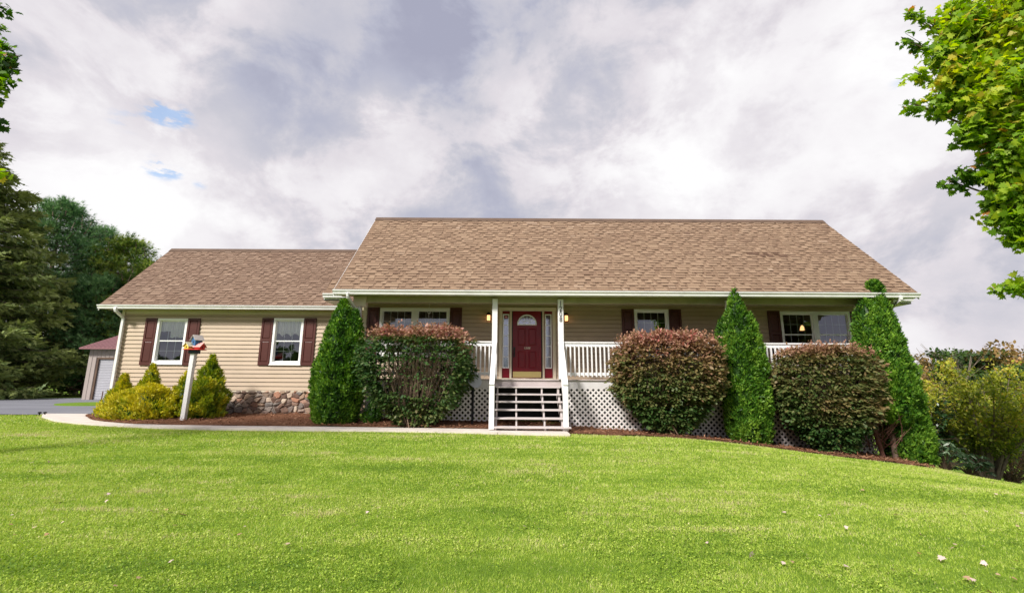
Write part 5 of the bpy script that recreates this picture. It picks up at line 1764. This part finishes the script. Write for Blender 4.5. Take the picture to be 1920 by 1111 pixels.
# -------- maple boughs overhanging from the right and the left
def maple(label, trunk, blobs, leafsz, bias, dens, name='maple_tree', red=None):
    tx, ty = trunk
    z0 = h1(tx, ty)
    t = thing(name, label, 'tree', (tx, ty, z0), None)
    tr = MB()
    fork = Vector((tx, ty, z0 + 2.0))
    tr.tube([(tx, ty, z0 - .3), (tx, ty, z0 + 1.2), fork, (tx + .1, ty, z0 + 6.5)], [.26, .20, .17, .06], 12)
    tr.build('trunk', 'bark', t)
    lb = MB(); P, D, T = [], [], []
    for (c, r, n, tone) in blobs:
        c = Vector(c)
        sp = Vector((tx, ty, max(z0 + 1.9, min(c.z - .3 * (Vector((tx, ty, c.z)) - c).length, z0 + 6.0))))
        mid = sp.lerp(c, .55) + Vector((0, 0, .18))
        lb.tube([sp, mid, c], [.05, .028, .008], 6)
        nt_ = max(3, int(n / dens))
        for _ in range(nt_):
            d = Vector(unit(RNG.normal(0, 1, (1, 3)))[0]) * r * random.uniform(.35, 1.0)
            e = c + Vector((d.x, d.y, d.z * .8))
            s0 = mid.lerp(c, random.uniform(.5, 1.0))
            lb.tube([s0, s0.lerp(e, .5) + Vector((0, 0, .03)), e], [.008, .005, .0022], 4)
            for q in range(9):
                p = s0.lerp(e, random.uniform(.45, 1.03))
                P.append(tuple(p + Vector((random.gauss(0, .04), random.gauss(0, .04), random.gauss(-.02, .04)))))
                D.append(tuple(Vector((random.gauss(0, .7), random.gauss(0, .7), -.35)) + d.normalized() * .5))
                T.append(tone)
    lb.build('limbs', 'bark', t)
    P, D, T = np.array(P), np.array(D), np.array(T)
    tt = bias + T + .9 * (fnoise(P, 1.6, 5) - .5) + RNG.normal(0, .15, len(P))
    tt = np.minimum(tt, .93)
    tt = np.where(RNG.uniform(0, 1, len(P)) < .012, .97, tt)
    if red is not None:
        tt = np.where(np.linalg.norm(P - np.array(red), axis=1) < .13, 1.0, tt)
    raw('crown', leaves(P, D, leafsz, 1.0, T_MAPLE, .25, RNG.normal(0, .5, P.shape) + np.array([0, -.9, .8]), .28, 0, .16), len(T_MAPLE), tt, 'maple', t)
Bl = []
for px, py, Yd, r, n, tone in ((1785, 15, 6.6, .28, 130, .05), (1850, 60, 6.2, .62, 520, .10), (1765, 95, 6.4, .24, 110, 0), (1800, 120, 6.3, .45, 270, .08), (1900, 10, 6.0, .7, 420, .1), (1850, -60, 6.3, .5, 240, .05),
                               (1775, 185, 6.5, .34, 150, 0), (1706, 192, 6.6, .14, 20, -.2), (1850, 190, 6.2, .48, 320, .08), (1915, 160, 5.9, .55, 340, .02), (1712, 85, 6.7, .10, 12, -.2), (1738, 40, 6.6, .12, 16, -.1), (1712, 140, 6.6, .14, 30, -.1), (1690, 70, 6.6, .09, 14, -.2), (1700, 25, 6.6, .10, 16, -.1),
                               (1820, 245, 6.4, .28, 130, 0), (1880, 265, 6.3, .42, 210, .0), (1925, 260, 6.0, .4, 170, -.05), (1850, 315, 6.5, .24, 72, -.1), (1802, 325, 6.7, .15, 34, -.2), (1778, 338, 6.8, .08, 12, -.2),
                               (1905, 345, 6.3, .36, 150, .0), (1870, 372, 6.5, .20, 60, -.1), (1850, 405, 6.6, .12, 22, -.15), (1905, 410, 6.4, .26, 90, .0), (1890, 440, 6.5, .13, 30, .0), (1930, 450, 6.3, .2, 50, .05), (1860, 350, 6.6, .16, 30, -.1),
                               (1900, 535, 6.7, .14, 28, -.1), (1868, 540, 6.8, .07, 10, -.15), (1925, 520, 6.6, .2, 40, -.05), (1905, 300, 6.3, .36, 190, .05), (1870, 325, 6.4, .26, 110, 0), (1915, 385, 6.3, .3, 130, .05), (1800, 60, 6.4, .5, 380, .1), (1850, 130, 6.2, .5, 380, .1), (1880, 220, 6.2, .45, 300, .05), (1790, 140, 6.4, .3, 180, .05), (1990, 200, 6.0, .9, 420, 0), (2000, 0, 6.0, 1.0, 420, 0), (1990, 400, 6.3, .6, 180, 0), (1850, -200, 6.2, .9, 300, 0)):
    Bl.append((at(px, py, Yd), r, n, tone))
for _ in range(16):
    Bl.append(((12.6 + abs(random.gauss(0, 1.0)), 7.6 + random.gauss(0, 1.2), random.uniform(3.6, 9)), .85, 200, 0))
for _ in range(16):
    Bl.append(((random.uniform(8.3, 10.4), random.uniform(6.3, 8.3), random.uniform(3.4, 8.2)), .75, 240, 0))
maple('leafy maple tree leaning in from the upper right, one small red cluster', (10.7, 7.6), Bl, .100, .56, 3.7, red=at(1712, 163, 6.6))
Bl = []
for px, py, Yd, r, n, tone in ((-15, 120, 6.2, .34, 110, 0), (22, 90, 6.4, .13, 22, -.1), (34, 105, 6.4, .09, 12, -.2), (8, 110, 6.3, .20, 40, .0), (12, 145, 6.2, .16, 34, 0), (-5, 160, 6.1, .2, 36, .1), (4, 12, 6.4, .10, 12, -.1), (2, 50, 6.4, .10, 14, -.1),
                               (2, 195, 6.4, .06, 6, -.3), (5, 225, 6.4, .05, 5, -.3), (3, 322, 6.0, .05, 4, .45), (-150, 60, 6.2, .6, 160, 0), (-180, 200, 6.2, .6, 160, 0), (-140, -80, 6.3, .7, 150, 0)):
    Bl.append((at(px, py, Yd), r, n, tone))
for _ in range(5):
    Bl.append(((-13.2 + random.gauss(0, .6), 6.6 + random.gauss(0, 1.1), random.uniform(4.2, 8.5)), .85, 130, 0))
for _ in range(8):
    Bl.append(((random.uniform(-11.8, -9.9), random.uniform(6.0, 7.2), random.uniform(4.0, 8.0)), .7, 240, 0))
maple('dark maple twigs reaching in at the upper left edge', (-10.6, 6.8), Bl, .095, .12, 5.0)

# -------- lawn
def in_view(x, y, m=2.4):
    return np.abs(x) < y * 1.16 + m
def patch(P):
    """mown bands, thin and lush patches (the lawn's own colour)"""
    q = P * np.array([.55, 2.2, 0])
    big = fnoise(q, .8, 3) - .5
    band = np.sin(P[:, 1] * 5.1 + 1.1 * fnoise(P * np.array([.35, .35, 0]), 1, 6) * 6)
    fine = fnoise(P * np.array([1, 1, 0]), 3.4, 7) - .5
    straw = np.clip(fnoise(P * np.array([.5, 2.6, 0]), 1.6, 21) - .58, 0, 1) * 2.2
    lush = np.clip(fnoise(P * np.array([.8, 1.6, 0]), .9, 33) - .56, 0, 1) * 2.2
    clump = fnoise(P * np.array([1, 1.5, 0]), 9.5, 51) - .5
    streak = fnoise(P * np.array([.8, 6.0, 0]), 1.5, 61) - .5
    return 1.0 * big + .09 * band + .5 * fine + .85 * clump + .55 * streak + straw - .6 * lush
def blades(y0, y1, dens, w, h, name):
    xm = y1 * 1.16 + 2.4
    n = int((y1 - y0) * 2 * xm * dens)
    x = RNG.uniform(-xm, xm, n); y = RNG.uniform(y0, y1, n)
    k = in_view(x, y) & (y < lawn_edge(x) - .02)
    x, y = x[k], y[k]
    P = np.stack([x, y, hz_fast(x, y) - .004], 1)
    pt = patch(P)
    D = np.stack([RNG.normal(0, .55, len(x)), RNG.normal(0, .55, len(x)), np.ones(len(x))], 1)
    hh = h * (1 + .5 * pt) 
    V = leaves(P, D, 1.0, 1.0, T_BLADE, .0, RNG.normal(0, 1, P.shape), 0).reshape(-1, 3, 3)
    D = unit(D)
    ang = RNG.uniform(0, 2 * np.pi, len(x))
    Sd = np.stack([np.cos(ang), np.sin(ang), 0 * ang], 1)
    hh = hh * RNG.uniform(.55, 1.3, len(x))
    ww = w * RNG.uniform(.7, 1.3, len(x))
    V = np.stack([P - Sd * ww[:, None] / 2, P + Sd * ww[:, None] / 2, P + D * hh[:, None]], 1)
    tt = .57 + .58 * pt + RNG.normal(0, .17, len(x))
    edge = lawn_edge(x) - y
    tt = np.where((edge < .05 + .22 * fnoise(P * np.array([1, 1, 0]), 1.9, 40)) & (RNG.uniform(0, 1, len(x)) < .75), RNG.uniform(.86, 1.0, len(x)), tt)
    tt = np.where(RNG.uniform(0, 1, len(x)) < .03, .95, tt)
    return V.reshape(-1, 3), tt
_gx, _gy = np.linspace(-20, 24, 177), np.linspace(2, 22, 81)
_gz = hz(*[g.ravel() for g in np.meshgrid(_gx, _gy)]).reshape(len(_gy), len(_gx))
def hz_fast(x, y):
    fx = (x - _gx[0]) / (_gx[1] - _gx[0]); fy = (y - _gy[0]) / (_gy[1] - _gy[0])
    i = np.clip(fx.astype(int), 0, len(_gx) - 2); j = np.clip(fy.astype(int), 0, len(_gy) - 2)
    u, v = fx - i, fy - j
    return (_gz[j, i] * (1 - u) * (1 - v) + _gz[j, i + 1] * u * (1 - v) + _gz[j + 1, i] * (1 - u) * v + _gz[j + 1, i + 1] * u * v)
VV, TT = [], []
for a in ((3.0, 4.6, 9500, .0055, .030), (4.6, 6.5, 6200, .0075, .030), (6.5, 9, 3600, .0105, .032), (9, 12.5, 2000, .015, .034), (12.5, 18, 500, .026, .04)):
    v, tt_ = blades(*a, 'g')
    VV.append(v); TT.append(tt_)
tag(raw('lawn_grass', np.concatenate(VV), 3, np.concatenate(TT), 'grass'), 'short bright green mown grass of the front lawn', 'grass', kind='stuff')
# broad clover-like leaves low in the near lawn
n = 120000
y = 3.0 + 5.5 * RNG.uniform(0, 1, n) ** 1.2
x = RNG.uniform(-1, 1, n) * (y * 1.16 + .5)
P = np.stack([x, y, hz_fast(x, y) + RNG.uniform(.012, .035, n)], 1)
k = fnoise(P * np.array([1, 1, 0]), 1.1, 15) + .5 * (fnoise(P * np.array([1, 1, 0]), 7, 18) - .5) > .46
P = P[k]
tag(raw('clover', leaves(P, RNG.normal(0, 1, P.shape) * np.array([1, 1, .45]), .0145, .8, T_LEAF, .1, np.array([0, 0, 2.5]), .4), 6, .46 + .6 * patch(P) + RNG.normal(0, .16, len(P)), 'grass'),
    'low clover and broad weeds mixed into the near lawn', 'clover', kind='stuff')
# fallen leaves, individually
def fallen(px, py, size, tone, first=[None]):
    d = direction(px, py)
    tcur = 3.0
    for _ in range(400):
        p = Vector((0, 0, EYE)) + d * tcur
        if p.z < h1(p.x, p.y) + .035: break
        tcur += .03
    z = h1(p.x, p.y) + .042
    V = leaves(np.array([[0, 0, 0.]]), RNG.normal(0, 1, (1, 3)) * np.array([1, 1, .35]), size, 1, T_MAPLE, 0, np.array([0, 0, 2.]), .1, 0, .35)
    o = raw('fallen_leaf', V, len(T_MAPLE), np.array([tone]), 'dry')
    o.location = (p.x, p.y, z)
    return o
FL = [((1407, 1037), .070, .9, 'largest pale pink fallen leaf lying on the lawn right of centre'), ((338, 964), .075, .1, 'orange brown fallen leaf on the lawn left of centre'),
      ((106, 938), .06, .1, 'tan fallen leaf high on the left lawn'), ((1770, 1052), .06, .8, 'purplish fallen leaf pair on the lower right lawn')]
for (px, py), s_, tn, lab in FL:
    tag(fallen(px, py, s_, tn), lab, 'leaf', 'fallen leaves on the lawn')
SM = [(60, 867), (92, 865), (80, 888), (200, 938), (205, 928), (25, 965), (18, 984), (24, 1004), (87, 971), (60, 990), (118, 979), (88, 1005), (309, 956), (283, 958), (302, 938), (457, 988), (444, 1004), (326, 985), (320, 1053), (255, 1084), (214, 1097), (588, 910), (690, 961),
      (495, 960), (540, 1018), (1473, 960), (1620, 918), (1676, 964), (1865, 926), (1848, 957), (1584, 990), (1555, 967), (1470, 1055), (1484, 1055), (1590, 1064), (1678, 1073), (1840, 1025), (1795, 1023), (1720, 1038), (1787, 1026), (1909, 1054), (1896, 1065), (1868, 1077), (1900, 1084),
      (1810, 1080), (1820, 1088), (1855, 1109), (1380, 960), (1536, 966), (1725, 1002), (1850, 1057), (1912, 988), (1912, 962), (1325, 1018), (980, 985)]
lab_s = 'small dry curled leaf fallen on the mown lawn'
for (px, py) in SM:
    tag(fallen(px, py, random.uniform(.028, .052), random.uniform(0, 1)), lab_s, 'leaf', 'small fallen leaves on the lawn')
